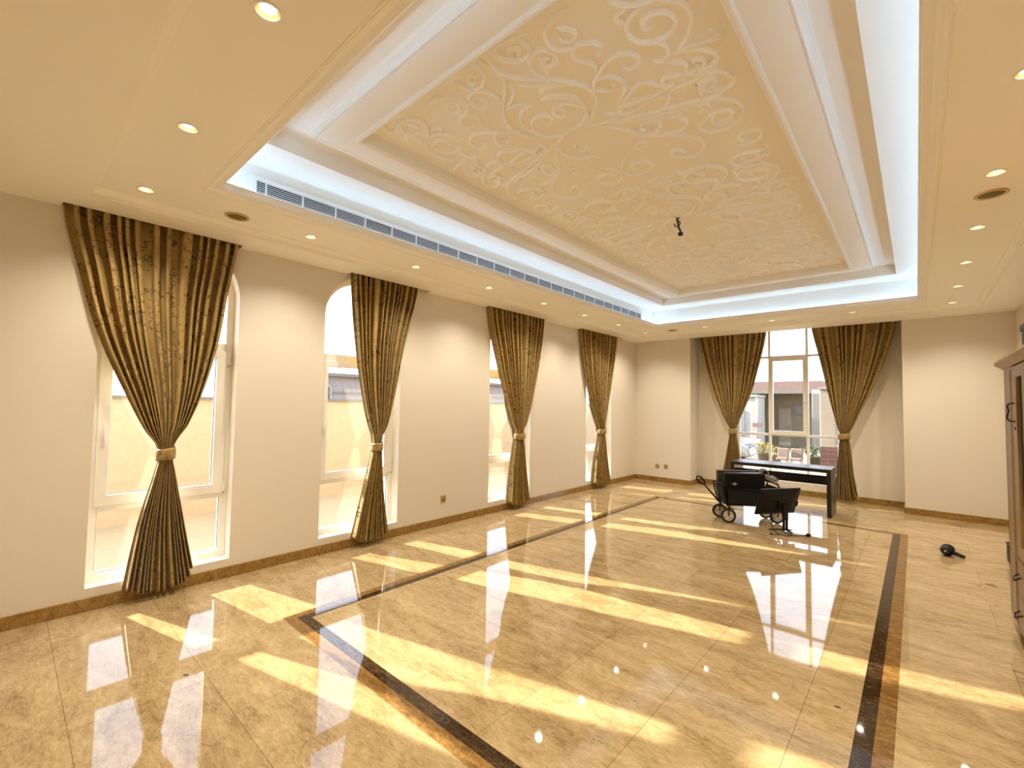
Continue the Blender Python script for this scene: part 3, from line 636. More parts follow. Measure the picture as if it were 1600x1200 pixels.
for (u0, u1, v0, v1) in [(x0 + .05, -2.165, z0 + .05, 1.062), (-2.125, -1.540, z0 + .05, 1.062), (-1.500, x1 - .05, z0 + .05, 1.062), (x0 + .05, -2.165, 1.106, 2.575), (-2.082, -1.586, 1.165, 2.512),
                         (-1.500, x1 - .05, 1.106, 2.575), (x0 + .05, -2.165, 2.615, z1 - .05), (-2.125, -1.540, 2.615, z1 - .05), (-1.500, x1 - .05, 2.615, z1 - .05)]:
    q = MB(); q.box(u0, u1, 10.004, 10.009, v0, v1); q.build('pane', M['glass'], w5)

# ------------------------------------------------------------------ curtains
def pchip(zq, zs, vs):
    zs = np.array(zs, float); vs = np.array(vs, float); o = np.argsort(zs); zs, vs = zs[o], vs[o]; h = np.diff(zs); dl_ = np.diff(vs) / h; mm = np.zeros_like(vs)
    for i in range(1, len(zs) - 1):
        if dl_[i - 1] * dl_[i] > 0:
            w1 = 2 * h[i] + h[i - 1]; w2 = h[i] + 2 * h[i - 1]; mm[i] = (w1 + w2) / (w1 / dl_[i - 1] + w2 / dl_[i])
    mm[0], mm[-1] = dl_[0], dl_[-1]; k = np.clip(np.searchsorted(zs, zq) - 1, 0, len(h) - 1); t = (zq - zs[k]) / h[k]
    return (2 * t ** 3 - 3 * t ** 2 + 1) * vs[k] + (t ** 3 - 2 * t ** 2 + t) * h[k] * mm[k] + (-2 * t ** 3 + 3 * t ** 2) * vs[k + 1] + (t ** 3 - t ** 2) * h[k] * mm[k + 1]

def curtain(axis, wallpos, L, Rr, tie, folds, seed, label, show=False, tail=0.0):
    """axis 'y': hangs along the left wall; 'x': along the far recess. L/Rr: (z, edge) tables; tie: (z0, z1)"""
    rng = np.random.RandomState(seed); nu, nv = folds * 26 + 1, 110
    u = np.linspace(0, 1, nu); v = np.linspace(0, 1, nv); ztop = 3.17
    ph = 2 * PI * (folds * u + .38 * np.sin(2 * PI * (1.7 * u + rng.rand())) + .20 * np.sin(2 * PI * (4.3 * u + rng.rand())))
    amp = .78 + .22 * np.interp(u * folds, np.arange(folds + 2), rng.rand(folds + 2)); big = np.interp(u * folds, np.arange(folds + 2), rng.rand(folds + 2) - .5)
    tz = (tie[0] + tie[1]) / 2; V = np.zeros((nv, nu, 3)); U = np.zeros((nv, nu, 2))
    hem = .045 + .075 * np.abs(2 * u - 1) ** 2.2 + .012 * np.sin(ph) + tail * np.clip((u - .86) / .14, 0, 1) ** 2
    for i, t in enumerate(v):
        z = ztop + (hem - ztop) * t; zc = np.clip(z, .05, ztop)
        l = pchip(zc, *zip(*L)); r = pchip(zc, *zip(*Rr)); w = r - l
        up = np.clip((zc - tz) / (ztop - tz), 0, 1); dn = np.clip((tz - zc) / tz, 0, 1)
        A = (.034 * up ** .5 + .018) * (zc > tz) + (.020 + .040 * dn ** .8) * (zc <= tz)
        bulge = .045 * np.exp(-((zc - tz) / .55) ** 2)
        s = np.sin(ph + .45 * np.sin(ph)); s = np.sign(s) * np.abs(s) ** .55
        along = l + w * u - w / folds * (.13 * np.sin(2 * ph + .3 * big) - .075 * np.cos(ph) + .03 * np.sin(ph + 2 * big)) * (.45 + .55 * up) + w * .012 * big * np.sin(5 * zc + seed)
        out = A * amp * s + .010 * big * np.sin(3.1 * zc + 9 * u) * (up > 0) + bulge * (1 - (2 * u - 1) ** 2) + .036 * dn + .012 + .022 * np.exp(-((zc - tz) / .4) ** 2)
        if axis == 'y': V[i, :, 0] = wallpos + .042 + out; V[i, :, 1] = along
        else: V[i, :, 1] = wallpos - .042 - out; V[i, :, 0] = along
        V[i, :, 2] = z; U[i, :, 0] = u * folds * .19 + seed; U[i, :, 1] = 3.1 - z
    vs = [tuple(p) for p in V.reshape(-1, 3)]; fs = [(i * nu + j, i * nu + j + 1, (i + 1) * nu + j + 1, (i + 1) * nu + j) for i in range(nv - 1) for j in range(nu - 1)]
    mid = (pchip(np.array([tz]), *zip(*L))[0] + pchip(np.array([tz]), *zip(*Rr))[0]) / 2; hw = (pchip(np.array([tz]), *zip(*Rr))[0] - pchip(np.array([tz]), *zip(*L))[0]) / 2
    base = (wallpos + .05, mid, 0) if axis == 'y' else (mid, wallpos - .05, 0)
    root = thing('curtain', label, 'curtain', base, group='gold brown curtains tied back at the windows')
    mb = MB(); mb.add(vs, fs, 0, True); mb.build('drape', M['curtain'], root, uvs=U.reshape(-1, 2), solid=.0015, recalc=False)
    # pale lining hanging behind the drape, showing at its window side edge
    n2 = folds * 6 + 1; u2 = np.linspace(0, 1, n2); zs_ = np.linspace(1.75, .10, 50); Wl = np.zeros((50, n2, 3))
    for i, z in enumerate(zs_):
        l = pchip(z, *zip(*L)); r = pchip(z, *zip(*Rr)); w = r - l; dn = max(0, (tz - z) / tz)
        A = (.052 if z > tz else .020 + .040 * dn ** .8) * np.clip((1.75 - z) / .3 + .4, 0, 1) if z > tz else .020 + .040 * dn ** .8
        along = (l - .022 * np.clip((1.75 - z) / .4, 0, 1) + w * u2) if show else (l + .012 + (w - .024) * u2)
        out = .054 - A - .010 + .036 * dn + .022 * np.exp(-((z - tz) / .4) ** 2) + .004 * np.sin(2 * PI * folds * u2)
        out = np.maximum(out, -.03 if z > .30 else .020)
        if axis == 'y': Wl[i, :, 0] = wallpos + out; Wl[i, :, 1] = along
        else: Wl[i, :, 1] = wallpos - out; Wl[i, :, 0] = along
        Wl[i, :, 2] = z
    mb = MB(); mb.add([tuple(p) for p in Wl.reshape(-1, 3)], [(i * n2 + j, i * n2 + j + 1, (i + 1) * n2 + j + 1, (i + 1) * n2 + j) for i in range(Wl.shape[0] - 1) for j in range(n2 - 1)], 0, True)
    mb.build('lining', M['lining'], root, recalc=False)
    # tie band and its loop to the wall hook
    mb = MB(); rows = []
    for k in range(6):
        f = k / 5; zz = tie[0] + (tie[1] - tie[0]) * f; rr = 1 + .05 * math.sin(PI * f)
        rows.append([(mid + (hw + .014) * rr * math.cos(a), .042 + .042 + .075 * rr * math.sin(a) + .003, zz + .008 * math.cos(a)) for a in np.linspace(0, 2 * PI, 41)[:-1]])
    def W3(p): return (wallpos + p[1], p[0], p[2]) if axis == 'y' else (p[0], wallpos - p[1], p[2])
    vv = [W3((p[0], max(p[1], .012), p[2])) for r_ in rows for p in r_]
    mb.add(vv, [(i * 40 + j, i * 40 + (j + 1) % 40, (i + 1) * 40 + (j + 1) % 40, (i + 1) * 40 + j) for i in range(5) for j in range(40)], 0, True)
    uvt = [(p[0] * 2, p[2] * 2) for p in vv] if axis == 'x' else [(p[1] * 2, p[2] * 2) for p in vv]
    mb.build('tieback', M['curtain'], root, uvs=uvt, solid=.004, recalc=False)
    return root

L1 = [(3.2, .235), (3.0, .24), (2.55, .335), (2.14, .44), (1.61, .645), (1.35, .76), (1.20, .845), (1.11, .855), (1.02, .838), (.6, .745), (.03, .66)]
R1 = [(3.2, 1.375), (3.0, 1.365), (2.48, 1.285), (2.1, 1.235), (1.73, 1.16), (1.40, 1.05), (1.20, .950), (1.11, .947), (1.02, .962), (.6, 1.04), (.03, 1.15)]
curtain('y', WX, L1, R1, (1.105, 1.20), 13, 3, 'gold brown patterned curtain tied back at the nearest left window, largest of all', tail=.08)
L2 = [(3.2, 2.50), (3.0, 2.51), (2.08, 2.605), (1.7, 2.67), (1.37, 2.745), (1.19, 2.80), (1.09, 2.803), (1.0, 2.785), (.6, 2.70), (.03, 2.56)]
R2 = [(3.2, 3.37), (3.0, 3.36), (2.6, 3.27), (2.29, 3.19), (1.8, 3.10), (1.33, 2.985), (1.17, 2.90), (1.07, 2.895), (1.0, 2.905), (.6, 2.945), (.03, 3.02)]
curtain('y', WX, L2, R2, (1.05, 1.14), 12, 8, 'gold brown patterned curtain tied back right of the half uncovered arched window')
L3 = [(3.2, 4.63), (3.0, 4.64), (2.2, 4.86), (1.6, 5.08), (1.3, 5.19), (1.18, 5.25), (1.08, 5.25), (.98, 5.23), (.6, 5.18), (.03, 5.11)]
R3 = [(3.2, 5.95), (3.0, 5.94), (2.25, 5.81), (1.62, 5.63), (1.3, 5.50), (1.18, 5.42), (1.08, 5.42), (.98, 5.44), (.6, 5.49), (.03, 5.57)]
curtain('y', WX, L3, R3, (1.06, 1.15), 13, 14, 'gold brown patterned curtain tied back at the third left window from the camera', show=True)
L4 = [(3.2, 7.06), (3.0, 7.07), (2.0, 7.29), (1.5, 7.53), (1.25, 7.66), (1.16, 7.71), (1.06, 7.71), (.96, 7.69), (.6, 7.60), (.03, 7.49)]
R4 = [(3.2, 8.43), (3.0, 8.42), (2.04, 8.20), (1.5, 8.02), (1.25, 7.92), (1.16, 7.89), (1.06, 7.89), (.96, 7.91), (.6, 7.98), (.03, 8.10)]
curtain('y', WX, L4, R4, (1.05, 1.14), 13, 21, 'gold brown patterned curtain tied back at the left window nearest the far corner', show=True)
L5 = [(3.2, -3.41), (3.0, -3.38), (2.34, -3.22), (1.95, -3.10), (1.55, -2.95), (1.3, -2.84), (1.18, -2.775), (1.08, -2.775), (.98, -2.79), (.5, -2.87), (.03, -2.97)]
R5 = [(3.2, -2.10), (3.0, -2.12), (2.3, -2.27), (1.9, -2.38), (1.5, -2.54), (1.3, -2.615), (1.18, -2.65), (1.08, -2.65), (.98, -2.63), (.5, -2.57), (.03, -2.50)]
curtain('x', 9.70, L5, R5, (1.08, 1.18), 12, 27, 'gold brown patterned curtain tied back on the left side of the far window')
L6 = [(3.2, -1.41), (3.0, -1.38), (2.15, -1.21), (1.59, -1.10), (1.3, -1.035), (1.18, -1.005), (1.08, -1.005), (.98, -1.01), (.5, -1.05), (.03, -1.10)]
R6 = [(3.2, -.19), (3.0, -.22), (2.34, -.40), (1.9, -.56), (1.6, -.69), (1.3, -.81), (1.18, -.865), (1.08, -.865), (.98, -.85), (.5, -.81), (.03, -.72)]
curtain('x', 9.70, L6, R6, (1.08, 1.18), 12, 33, 'gold brown patterned curtain tied back on the right side of the far window', tail=.2)

# ------------------------------------------------------------------ wall sockets
def socket(loc, rz, label, slots=2):
    t_ = thing('wall_socket', label, 'wall socket', loc, (0, 0, rz), group='square brass wall plates')
    W = world_of(t_)
    q = MB(); q.box(-.043, .043, -.008, -.0005, -.043, .043, mat=W); q.build('face_plate', M['brass'], t_, bevel=.003)
    if slots == 2:
        for k in (-.011, .011):
            q = MB(); q.box(k - .004, k + .004, -.011, -.008, .010, .024, mat=W); q.build('switch', M['bronze_mesh'], t_)
        q = MB(); q.box(-.018, .018, -.0095, -.008, -.028, -.001, mat=W); q.build('socket_insert', M['bronze_mesh'], t_, bevel=.001)
    else:
        q = MB(); q.box(-.014, .014, -.0105, -.008, -.014, .014, mat=W); q.build('socket_insert', M['bronze_mesh'], t_, bevel=.002)
socket((WX, 3.911, .337), PI / 2, 'square bronze wall socket low on the left wall between two windows')
socket((-4.169, FY, .323), 0, 'brass wall plate low on the far left wall, nearer the room corner', 1)
socket((-3.979, FY, .328), 0, 'brass wall plate low on the far left wall, nearer the window recess')

# ------------------------------------------------------------------ console table by the far window
tb = thing('console_table', 'long black wooden console table standing in front of the far window', 'table', (-1.65, 8.39, 0))
X0, X1, Y0, Y1, HT = -2.335, -.955, 8.12, 8.66, .705
q = MB(); q.box(X0, X1, Y0, Y1, HT - .052, HT); q.build('table_top', M['desk'], tb, bevel=.003)
for a, b in ((X0, X0 + .055), (X1 - .055, X1)):
    q = MB(); q.box(a, b, Y0, Y1, .002, HT - .052); q.build('leg_panel', M['desk'], tb, bevel=.003)
q = MB(); q.box(X0 + .055, X1 - .055, Y1 - .10, Y1 - .065, .415, .555); q.build('cross_panel', M['desk'], tb, bevel=.002)

# ------------------------------------------------------------------ folding wagon with what it carries
ca = math.atan2(7.182 - 6.80, -1.457 + 1.981)                       # direction of the long side on the floor
WO = Vector((-1.981, 6.78, 0)); wg = thing('folding_wagon', 'black folding wagon with pale spoked wheels and a pull handle, parked before the black table', 'wagon', WO, (0, 0, .69))
WW = world_of(wg)
def wp(x, y, z): return tuple(WW @ Vector((x, y, z)))
LW, WD = .66, .30                                                  # length and width of the wheel base
def wheel(x, y, turn):
    hub = Vector(wp(x, y, .098)); ax = (WW.to_3x3() @ Vector((math.sin(turn), math.cos(turn), 0))).normalized()
    q = MB()
    q.lathe([(.070, -.016), (.088, -.018), (.096, -.010), (.098, 0), (.096, .010), (.088, .018), (.070, .016), (.070, -.016)], hub, ax, n=36); w = q.build('wheel', M['tyre'], wg)
    q = MB(); q.lathe([(.072, -.012), (.066, -.012), (.064, -.004), (.064, .004), (.066, .012), (.072, .012)], hub, ax, n=36)
    q.lathe([(.0, -.013), (.018, -.013), (.020, -.006), (.020, .006), (.018, .013), (.0, .013)], hub, ax, n=20)
    a1 = ax.orthogonal().normalized(); a2 = ax.cross(a1)
    for k in range(5):
        d = a1 * math.cos(k * 1.2566) + a2 * math.sin(k * 1.2566); q.tube([hub + d * .016, hub + d * .068], [.014, .011], 8)
    q.lathe([(.0, -.003), (.066, -.003), (.066, .003), (.0, .003)], hub, ax, n=30)
    q.build('rim', M['rim'], w)
    q = MB()
    for sgn in (-1, 1):
        q.tube([hub + ax * (.026 * sgn), Vector(wp(x + .01, y, .20)) + ax * (.022 * sgn)], .007, 8)
    q.tube([hub - ax * .03, hub + ax * .03], .006, 8); q.tube([Vector(wp(x + .01, y, .20)) - ax * .026, Vector(wp(x + .01, y, .20)) + ax * .026], .012, 8)
    q.tube([Vector(wp(x + .01, y, .20)), Vector(wp(x + .02, y, .25))], .012, 8); q.build('fork', M['black'], w)
for x, y, tn in ((0, 0, .25), (0, WD, .25), (LW, 0, 0), (LW, WD, 0)): wheel(x, y, tn)
q = MB()
for y in (0, WD): q.tube([wp(0, y, .25), wp(LW + .02, y, .25)], .011, 8)
for x in (0.0, LW / 2, LW): q.tube([wp(x, 0, .25), wp(x, WD, .25)], .010, 8)
for x in (-.02, LW + .03):
    q.tube([wp(x, -.01, .23), wp(x * 4, -.01, .50) if x < 0 else wp(x, -.01, .50), wp(x * 4.3 if x < 0 else x, .02, .535), wp(x * 4.3 if x < 0 else x, WD - .02, .535), wp(x * 4 if x < 0 else x, WD + .01, .50), wp(x, WD + .01, .23)], .010, 8)
for y in (-.004, WD + .004): q.tube([wp(-.02, y, .455), wp(LW + .03, y, .455)], .008, 8)
q.build('frame', M['black'], wg)
q = MB(); q.add([wp(a + d_, y, z) for d_ in (0, .008) for a, y, z in ((-.018, .02, .24), (-.018, WD - .04, .24), (-.078, WD - .04, .50), (-.078, .02, .50))], [(0, 1, 2, 3), (4, 7, 6, 5), (0, 4, 5, 1), (1, 5, 6, 2), (2, 6, 7, 3), (3, 7, 4, 0)]); q.build('end_panel', M['black_matte'], wg, bevel=.002)
q = MB(); q.box(0, LW, .0, .006, .235, .46, mat=WW); q.box(0, LW, WD - .006, WD, .235, .46, mat=WW); q.box(LW, LW + .006, 0, WD, .235, .50, mat=WW); q.box(0, LW, 0, WD, .232, .238, mat=WW); q.build('fabric_basket', M['black_matte'], wg)
q = MB(); q.tube([wp(-.03, WD / 2, .22), wp(-.16, WD / 2 + .02, .37), wp(-.26, WD / 2 + .03, .49)], [.013, .012, .011], 8)
c0 = Vector((-.26, WD / 2 + .03, .49)); d0 = Vector((-.66, .10, .74)).normalized()
e_ = Vector((.62, -.55, .55)).normalized() * .034; lp = [c0, c0 + d0 * .035 + e_, c0 + d0 * .115 + e_ * 1.1, c0 + d0 * .150, c0 + d0 * .115 - e_ * 1.1, c0 + d0 * .035 - e_]
q.tube([wp(*p) for p in lp], .012, 8, closed=True); q.build('pull_handle', M['black'], wg)

def case(name, label, cat, p0, ang, L_, D_, Z0, Z1, mat, tilt=0.0):
    t_ = thing(name, label, cat, (p0[0], p0[1], Z0), (0, tilt, ang)); W_ = world_of(t_)
    q = MB(); q.box(0, L_, 0, D_, 0, Z1 - Z0, mat=W_); return t_, W_, q
an = .69
e0 = Vector(wp(-.035, .03, 0))
t_, W_, q = case('equipment_case', 'tall black equipment case with a small white fleur emblem, standing in the wagon', 'case', e0, an, .555, .085, .242, .675, None)
q.build('case_body', M['black_case'], t_, bevel=.008)
q = MB(); q.box(.02, .535, .012, .073, .433, .440, mat=W_); q.build('case_rim', M['steel'], t_, bevel=.002)
for x in (.10, .42):
    q = MB(); q.box(x, x + .03, -.006, .0, .395, .425, mat=W_); q.build('latch', M['black'], t_, bevel=.002)
q = MB(); ex, ez = .135, .285                                      # emblem: centre leaf, two scrolling side leaves, foot
def ep(x, z): return tuple(W_ @ Vector((ex + x, -.0045, ez + z)))
q.tube([ep(0, -.012), ep(-.005, .004), ep(0, .032)], [.003, .006, .001], 8, sq=.5); q.tube([ep(.002, -.012), ep(.005, .004), ep(0, .032)], [.003, .005, .001], 8, sq=.5)
for s in (-1, 1): q.tube([ep(s * .003, -.010), ep(s * .012, .004), ep(s * .024, .010), ep(s * .034, .003), ep(s * .034, -.008), ep(s * .028, -.010)], [.003, .005, .005, .004, .003, .002], 8, sq=.5)
q.tube([ep(-.012, -.016), ep(.012, -.016)], .003, 8, sq=.5); q.tube([ep(0, -.016), ep(0, -.026)], [.004, .001], 8, sq=.5)
q.build('fleur_emblem', M['white'], t_)
e1 = Vector(wp(-.055, .215, 0))
t_, W_, q = case('storage_case', 'dark olive flat case standing in the wagon behind the black emblem case', 'case', e1, an, .56, .065, .242, .690, None)
q.build('case_body', M['olive_case'], t_, bevel=.006)
q = MB(); q.box(.0, .56, -.003, .0, .20, .215, mat=W_); q.build('seam_strip', M['steel'], t_)
# grey tool box, cable coil and a rolled black bag over the right end of the wagon
t_, W_, q = case('plastic_box', 'small grey plastic box leaning on top of the wagon beside the monitor', 'box', Vector(wp(.53, .03, 0)), an - .10, .125, .10, .60, .665, None, tilt=.42)
q.build('box_body', M['grey_bag'], t_, bevel=.008)
q = MB(); q.box(.03, .115, .03, .07, .060, .066, mat=W_); q.build('lid_ridge', M['olive_case'], t_, bevel=.002)
t_ = thing('cable_coil', 'coiled silver grey cable lying on top of the loaded wagon', 'cable', wp(.565, .165, .68)); q = MB()
for k in range(4):
    cc = Vector(wp(.565 + .006 * k, .165, .680 - .004 * k)); rr = .062 - .006 * k
    q.tube([cc + Vector((math.cos(a) * rr, -.25 * math.sin(a) * rr + .01 * k, math.sin(a) * rr * .85)) for a in np.linspace(0, 2 * PI, 28)[:-1]], .0055, 8, closed=True)
q.build('coil', M['silver'], t_)
q = MB(); q.tube([Vector(wp(.60, .16, .63)), Vector(wp(.68, .12, .62)), Vector(wp(.715, .09, .58)), Vector(wp(.71, .08, .50))], .009, 8); q.build('cable_end', M['silver'], t_)
t_ = thing('rolled_bag', 'rolled soft black bag lying behind the cable coil on the wagon', 'bag', wp(.60, .235, .585)); q = MB()
pts = [Vector(wp(.58 + .03 * k, .235 - .004 * k, .585 + .012 * math.sin(k * 1.7))) for k in range(8)]
q.tube(pts, [.030, .045, .052, .048, .053, .047, .044, .028], 14, sq=.85); q.build('bag_body', M['black_matte'], t_)
q = MB(); q.tube([pts[2] + Vector((0, -.04, -.02)), pts[2] + Vector((0, -.045, .03)), pts[2] + Vector((0, 0, .056))], .006, 8); q.build('strap', M['maroon'], t_)

# ------------------------------------------------------------------ monitor on its stand, seen from behind
mo = thing('computer_monitor', 'black flat computer monitor seen from behind, on a stand with splayed feet beside the wagon', 'monitor', (-1.325, 6.86, 0), (0, 0, .949)); W_ = world_of(mo)
TM = Matrix.Translation((-1.38, 6.83, .376)) @ Matrix.Rotation(.949, 4, 'Z') @ Matrix.Rotation(.325, 4, 'X')
HX, HZ = .3035, .182
q = MB(); q.box(-HX, HX, .0, .020, -HZ, HZ, mat=TM)
mo_b = [(-HX, -HZ), (HX, -HZ), (HX, HZ), (-HX, HZ)]; mo_i = [(-.20, -.14), (.20, -.14), (.20, .10), (-.20, .10)]
vs = [tuple(TM @ Vector((a, 0, b))) for a, b in mo_b] + [tuple(TM @ Vector((a, -.034, b))) for a, b in mo_i]
q.add(vs, [(0, 1, 5, 4), (1, 2, 6, 5), (2, 3, 7, 6), (3, 0, 4, 7), (4, 5, 6, 7)]); q.build('housing', M['black'], mo, bevel=.003)
q = MB(); q.box(-HX + .012, HX - .012, .0195, .022, -HZ + .012, HZ - .012, mat=TM); q.build('screen', M['black_case'], mo)
q = MB()
for k in range(9): q.box(-.17, .17, -.036, -.033, .045 + k * .0055, .0475 + k * .0055, mat=TM)
q.build('vent_slots', M['steel'], mo)
q = MB(); q.box(-.03, .10, -.050, -.033, -.09, .03, mat=TM); q.build('mount_plate', M['black'], mo, bevel=.003)
q = MB(); q.box(HX, HX + .012, -.010, .016, -.08, -.01, mat=TM); q.build('button_strip', M['black'], mo, bevel=.002)
q = MB(); q.box(-.034, -.010, -.035, -.012, .012, .33, mat=W_); q.box(.012, .036, -.035, -.012, .012, .33, mat=W_); q.box(-.034, .036, -.040, -.030, .14, .34, mat=W_); q.build('stand_column', M['black'], mo, bevel=.002)
q = MB(); q.tube([tuple(W_ @ Vector(p)) for p in ((-.17, .06, .012), (0, -.015, .020), (.09, -.04, .012))], [.010, .016, .010], 8, sq=.7); q.build('foot', M['black'], mo)
q = MB(); q.tube([tuple(W_ @ Vector(p)) for p in ((.005, -.015, .020), (.0, -.09, .015), (-.01, -.15, .010))], [.015, .013, .009], 8, sq=.7); q.build('foot', M['black'], mo)
WS = W_; W_ = Matrix.Translation((-1.335, 6.80, 0)) @ Matrix.Rotation(.10, 4, 'Z')
q = MB(); pts = [(-.06, -.04, .25), (-.10, -.05, .14), (-.09, -.08, .05), (-.05, -.14, .008), (.0, -.20, .006), (.07, -.23, .006), (.12, -.18, .006), (.10, -.10, .03), (.055, -.04, .05), (.03, -.04, .03), (.05, -.10, .008), (.12, -.15, .006), (.18, -.145, .006), (.22, -.10, .007), (.255, -.075, .008)]
q.tube([tuple(W_ @ Vector(p)) for p in catmull(pts, 6)], .0045, 8); cb = q.build('power_cord', M['black'], mo)
q = MB(); q.tube([tuple(W_ @ Vector(p)) for p in catmull([(.0, -.20, .006), (-.03, -.24, .006), (-.07, -.25, .006), (-.09, -.265, .008)], 5)], .0045, 8); q.tube([tuple(W_ @ Vector(p)) for p in ((-.085, -.262, .009), (-.105, -.27, .009))], .011, 8); q.build('signal_plug', M['black'], mo)
P0 = W_ @ Vector((.255, -.075, .020)); q = MB(); Tm = Matrix.Translation(P0) @ Matrix.Rotation(.35, 4, 'Z')
q.tube([tuple(Tm @ Vector((0, 0, -.010))), tuple(Tm @ Vector((.025, 0, -.004)))], [.007, .013], 10); q.box(.022, .052, -.024, .024, -.016, .018, mat=Tm)
for yy in (-.012, .012): q.box(.052, .068, yy - .003, yy + .003, -.006, .002, mat=Tm)
q.box(.052, .072, -.003, .003, .006, .012, mat=Tm); q.build('mains_plug', M['black'], cb, bevel=.002)

# ------------------------------------------------------------------ hair dryer and scraps on the floor
hd = thing('hair_dryer', 'black hair dryer lying on the pale floor between the border and the cabinet', 'hair dryer', (.225, 7.03, 0), (0, 0, -.22)); W_ = world_of(hd); ax = (W_.to_3x3() @ Vector((0, 1, 0)))
cen = W_ @ Vector((0, 0, .060))
q = MB(); q.lathe([(.030, -.085), (.036, -.080), (.046, -.05), (.058, -.02), (.060, .02), (.056, .05), (.040, .075), (.032, .115), (.028, .115), (.026, .08)], cen, ax, n=32); q.build('barrel', M['black'], hd)
q = MB(); q.lathe([(.0, -.088), (.010, -.088), (.030, -.0845)], cen, ax, n=24); q.build('rear_filter', M['steel'], hd)
q = MB(); q.lathe([(.0, -.0905), (.007, -.0905), (.009, -.088)], cen, ax, n=16); q.build('badge', M['chrome'], hd)
q = MB(); q.tube([tuple(W_ @ Vector(p)) for p in ((.045, -.02, .050), (.08, -.02, .038), (.12, -.02, .026), (.145, -.02, .022))], [.028, .024, .021, .019], 14, sq=.85); q.build('handle', M['black'], hd)
q = MB(); q.box(.085, .11, -.046, -.038, .026, .040, mat=W_); q.build('switch', M['steel'], hd, bevel=.001)
for (x, y, l, a, lb) in ((.483, 6.114, .085, -.5, 'thin dark leaf scrap lying on the floor near the cabinet'), (.395, 6.02, .022, .4, 'tiny brown crumb on the floor left of the leaf scrap'),
                         (-.345, 3.05, .03, .2, 'tiny dark chip on the pale floor left of the right dark border'), (-3.19, 1.04 - .27, .035, .6, 'tiny dark curl of lint on the near floor, closest scrap to the left wall')):
    q = MB(); n_ = 8; up = []; dn = []
    for k in range(n_ + 1):
        t = k / n_; w = .16 * l * math.sin(PI * t) ** .7 + .0006; px, py = (t - .5) * l, .08 * l * math.sin(3 * t)
        up.append((px, py + w)); dn.append((px, py - w))
    R_ = Matrix.Translation((x, y, 0)) @ Matrix.Rotation(a, 4, 'Z'); pl_ = up + dn[::-1]
    vv = [tuple(R_ @ Vector((p[0], p[1], .0005))) for p in pl_] + [tuple(R_ @ Vector((p[0], p[1], .004))) for p in pl_]; m_ = len(pl_)
    q.add(vv, [tuple(range(m_))[::-1], tuple(range(m_, 2 * m_))] + [(i, (i + 1) % m_, m_ + (i + 1) % m_, m_ + i) for i in range(m_)])
    tag(q.build('floor_scrap', M['wood_dark']), lb, 'scrap', 'small scraps on the floor')

# ------------------------------------------------------------------ wooden display cabinet along the right wall
KX, KY1, KY0, KB, KT = .51, 5.155, 3.30, .085, 1.925
kb = thing('display_cabinet', 'tall lacquered brown wooden cabinet with dark glass doors at the right edge', 'cabinet', ((KX + RX) / 2, (KY0 + KY1) / 2, 0))
q = MB(); q.box(KX + .022, RX - .004, KY0, KY1, KB, KT); q.build('carcass', M['wood'], kb, bevel=.003)
q = MB(); cp = [(KX - .045, 1.955), (KX - .050, 1.968), (KX - .047, 1.985), (KX - .035, 1.995), (RX - .004, 1.995), (RX - .004, 1.925), (KX - .005, 1.925), (KX - .012, 1.932), (KX - .030, 1.945)]
q.prism([(a, b) for a, b in cp], KY0 - .04, KY1 + .045, 'y'); q.build('cornice', M['wood'], kb, bevel=.003)
q = MB(); q.box(KX + .05, RX - .01, KY0 + .05, KY1 - .07, .03, KB); q.build('plinth', M['wood_dark'], kb)
for yy in (KY0 + .06, KY1 - .13):
    for xx in (KX + .04, RX - .10):
        q = MB(); q.lathe([(.020, 0.001), (.026, .03), (.030, KB)], (xx + .02, yy + .03, 0), n=16, cap=True); q.build('foot', M['wood_dark'], kb)
n_d = 3; stile = .40; dw = (KY1 - stile - KY0) / n_d
q = MB(); q.box(KX, KX + .022, KY1 - stile, KY1, KB, KT); st = q.build('corner_stile', M['wood'], kb, bevel=.003)
q = MB()
for yy in (KY1 - .012, KY1 - .29, KY1 - .31, KY1 - .36): q.box(KX - .0015, KX + .002, yy - .004, yy, KB + .02, KT - .02)
q.build('groove', M['wood_dark'], st)
for k in range(n_d):
    b_ = KY1 - stile - k * dw; a_ = b_ - dw + .004
    fo_ = [(a_, .60), (b_, .60), (b_, KT - .01), (a_, KT - .01)]; fi_ = [(a_ + .07, .68), (b_ - (.17 if k == 0 else .07), .68), (b_ - (.17 if k == 0 else .07), KT - .09), (a_ + .07, KT - .09)]
    q = MB(); q.ring(fo_, fi_, KX - .004, KX + .020, 'x'); dr = q.build('door', M['wood'], kb, bevel=.003)
    if k == 0: first_door = dr
    q = MB(); q.prism(fi_, KX + .014, KX + .018, 'x'); q.build('dark_glass', M['dark_void'], dr)
    for d_ in range(2):
        z0_, z1_ = KB + .01 + d_ * .25, KB + .25 + d_ * .25
        q = MB(); q.box(KX - .004, KX + .020, a_, b_, z0_, z1_); dd = q.build('drawer', M['wood'], kb, bevel=.004)
        q = MB(); zc = (z0_ + z1_) / 2; yc = b_ - .10
        q.tube([(KX - .004, yc + .05, zc + .02), (KX - .03, yc + .045, zc), (KX - .035, yc, zc - .02), (KX - .03, yc - .045, zc), (KX - .004, yc - .05, zc + .02)], .006, 8); q.build('handle', M['steel'], dd)
def bail(yc, zc, par):
    q = MB(); pts = [(KX - .004, yc, zc + .062), (KX - .028, yc + .004, zc + .060), (KX - .038, yc, zc + .040), (KX - .033, yc, zc + .012), (KX - .038, yc, zc - .015), (KX - .040, yc, zc - .040), (KX - .028, yc - .004, zc - .060), (KX - .004, yc, zc - .062)]
    q.tube(catmull(pts, 4), .0055, 8); q.build('handle', M['steel'], par)
bail(4.655, 1.595, first_door)
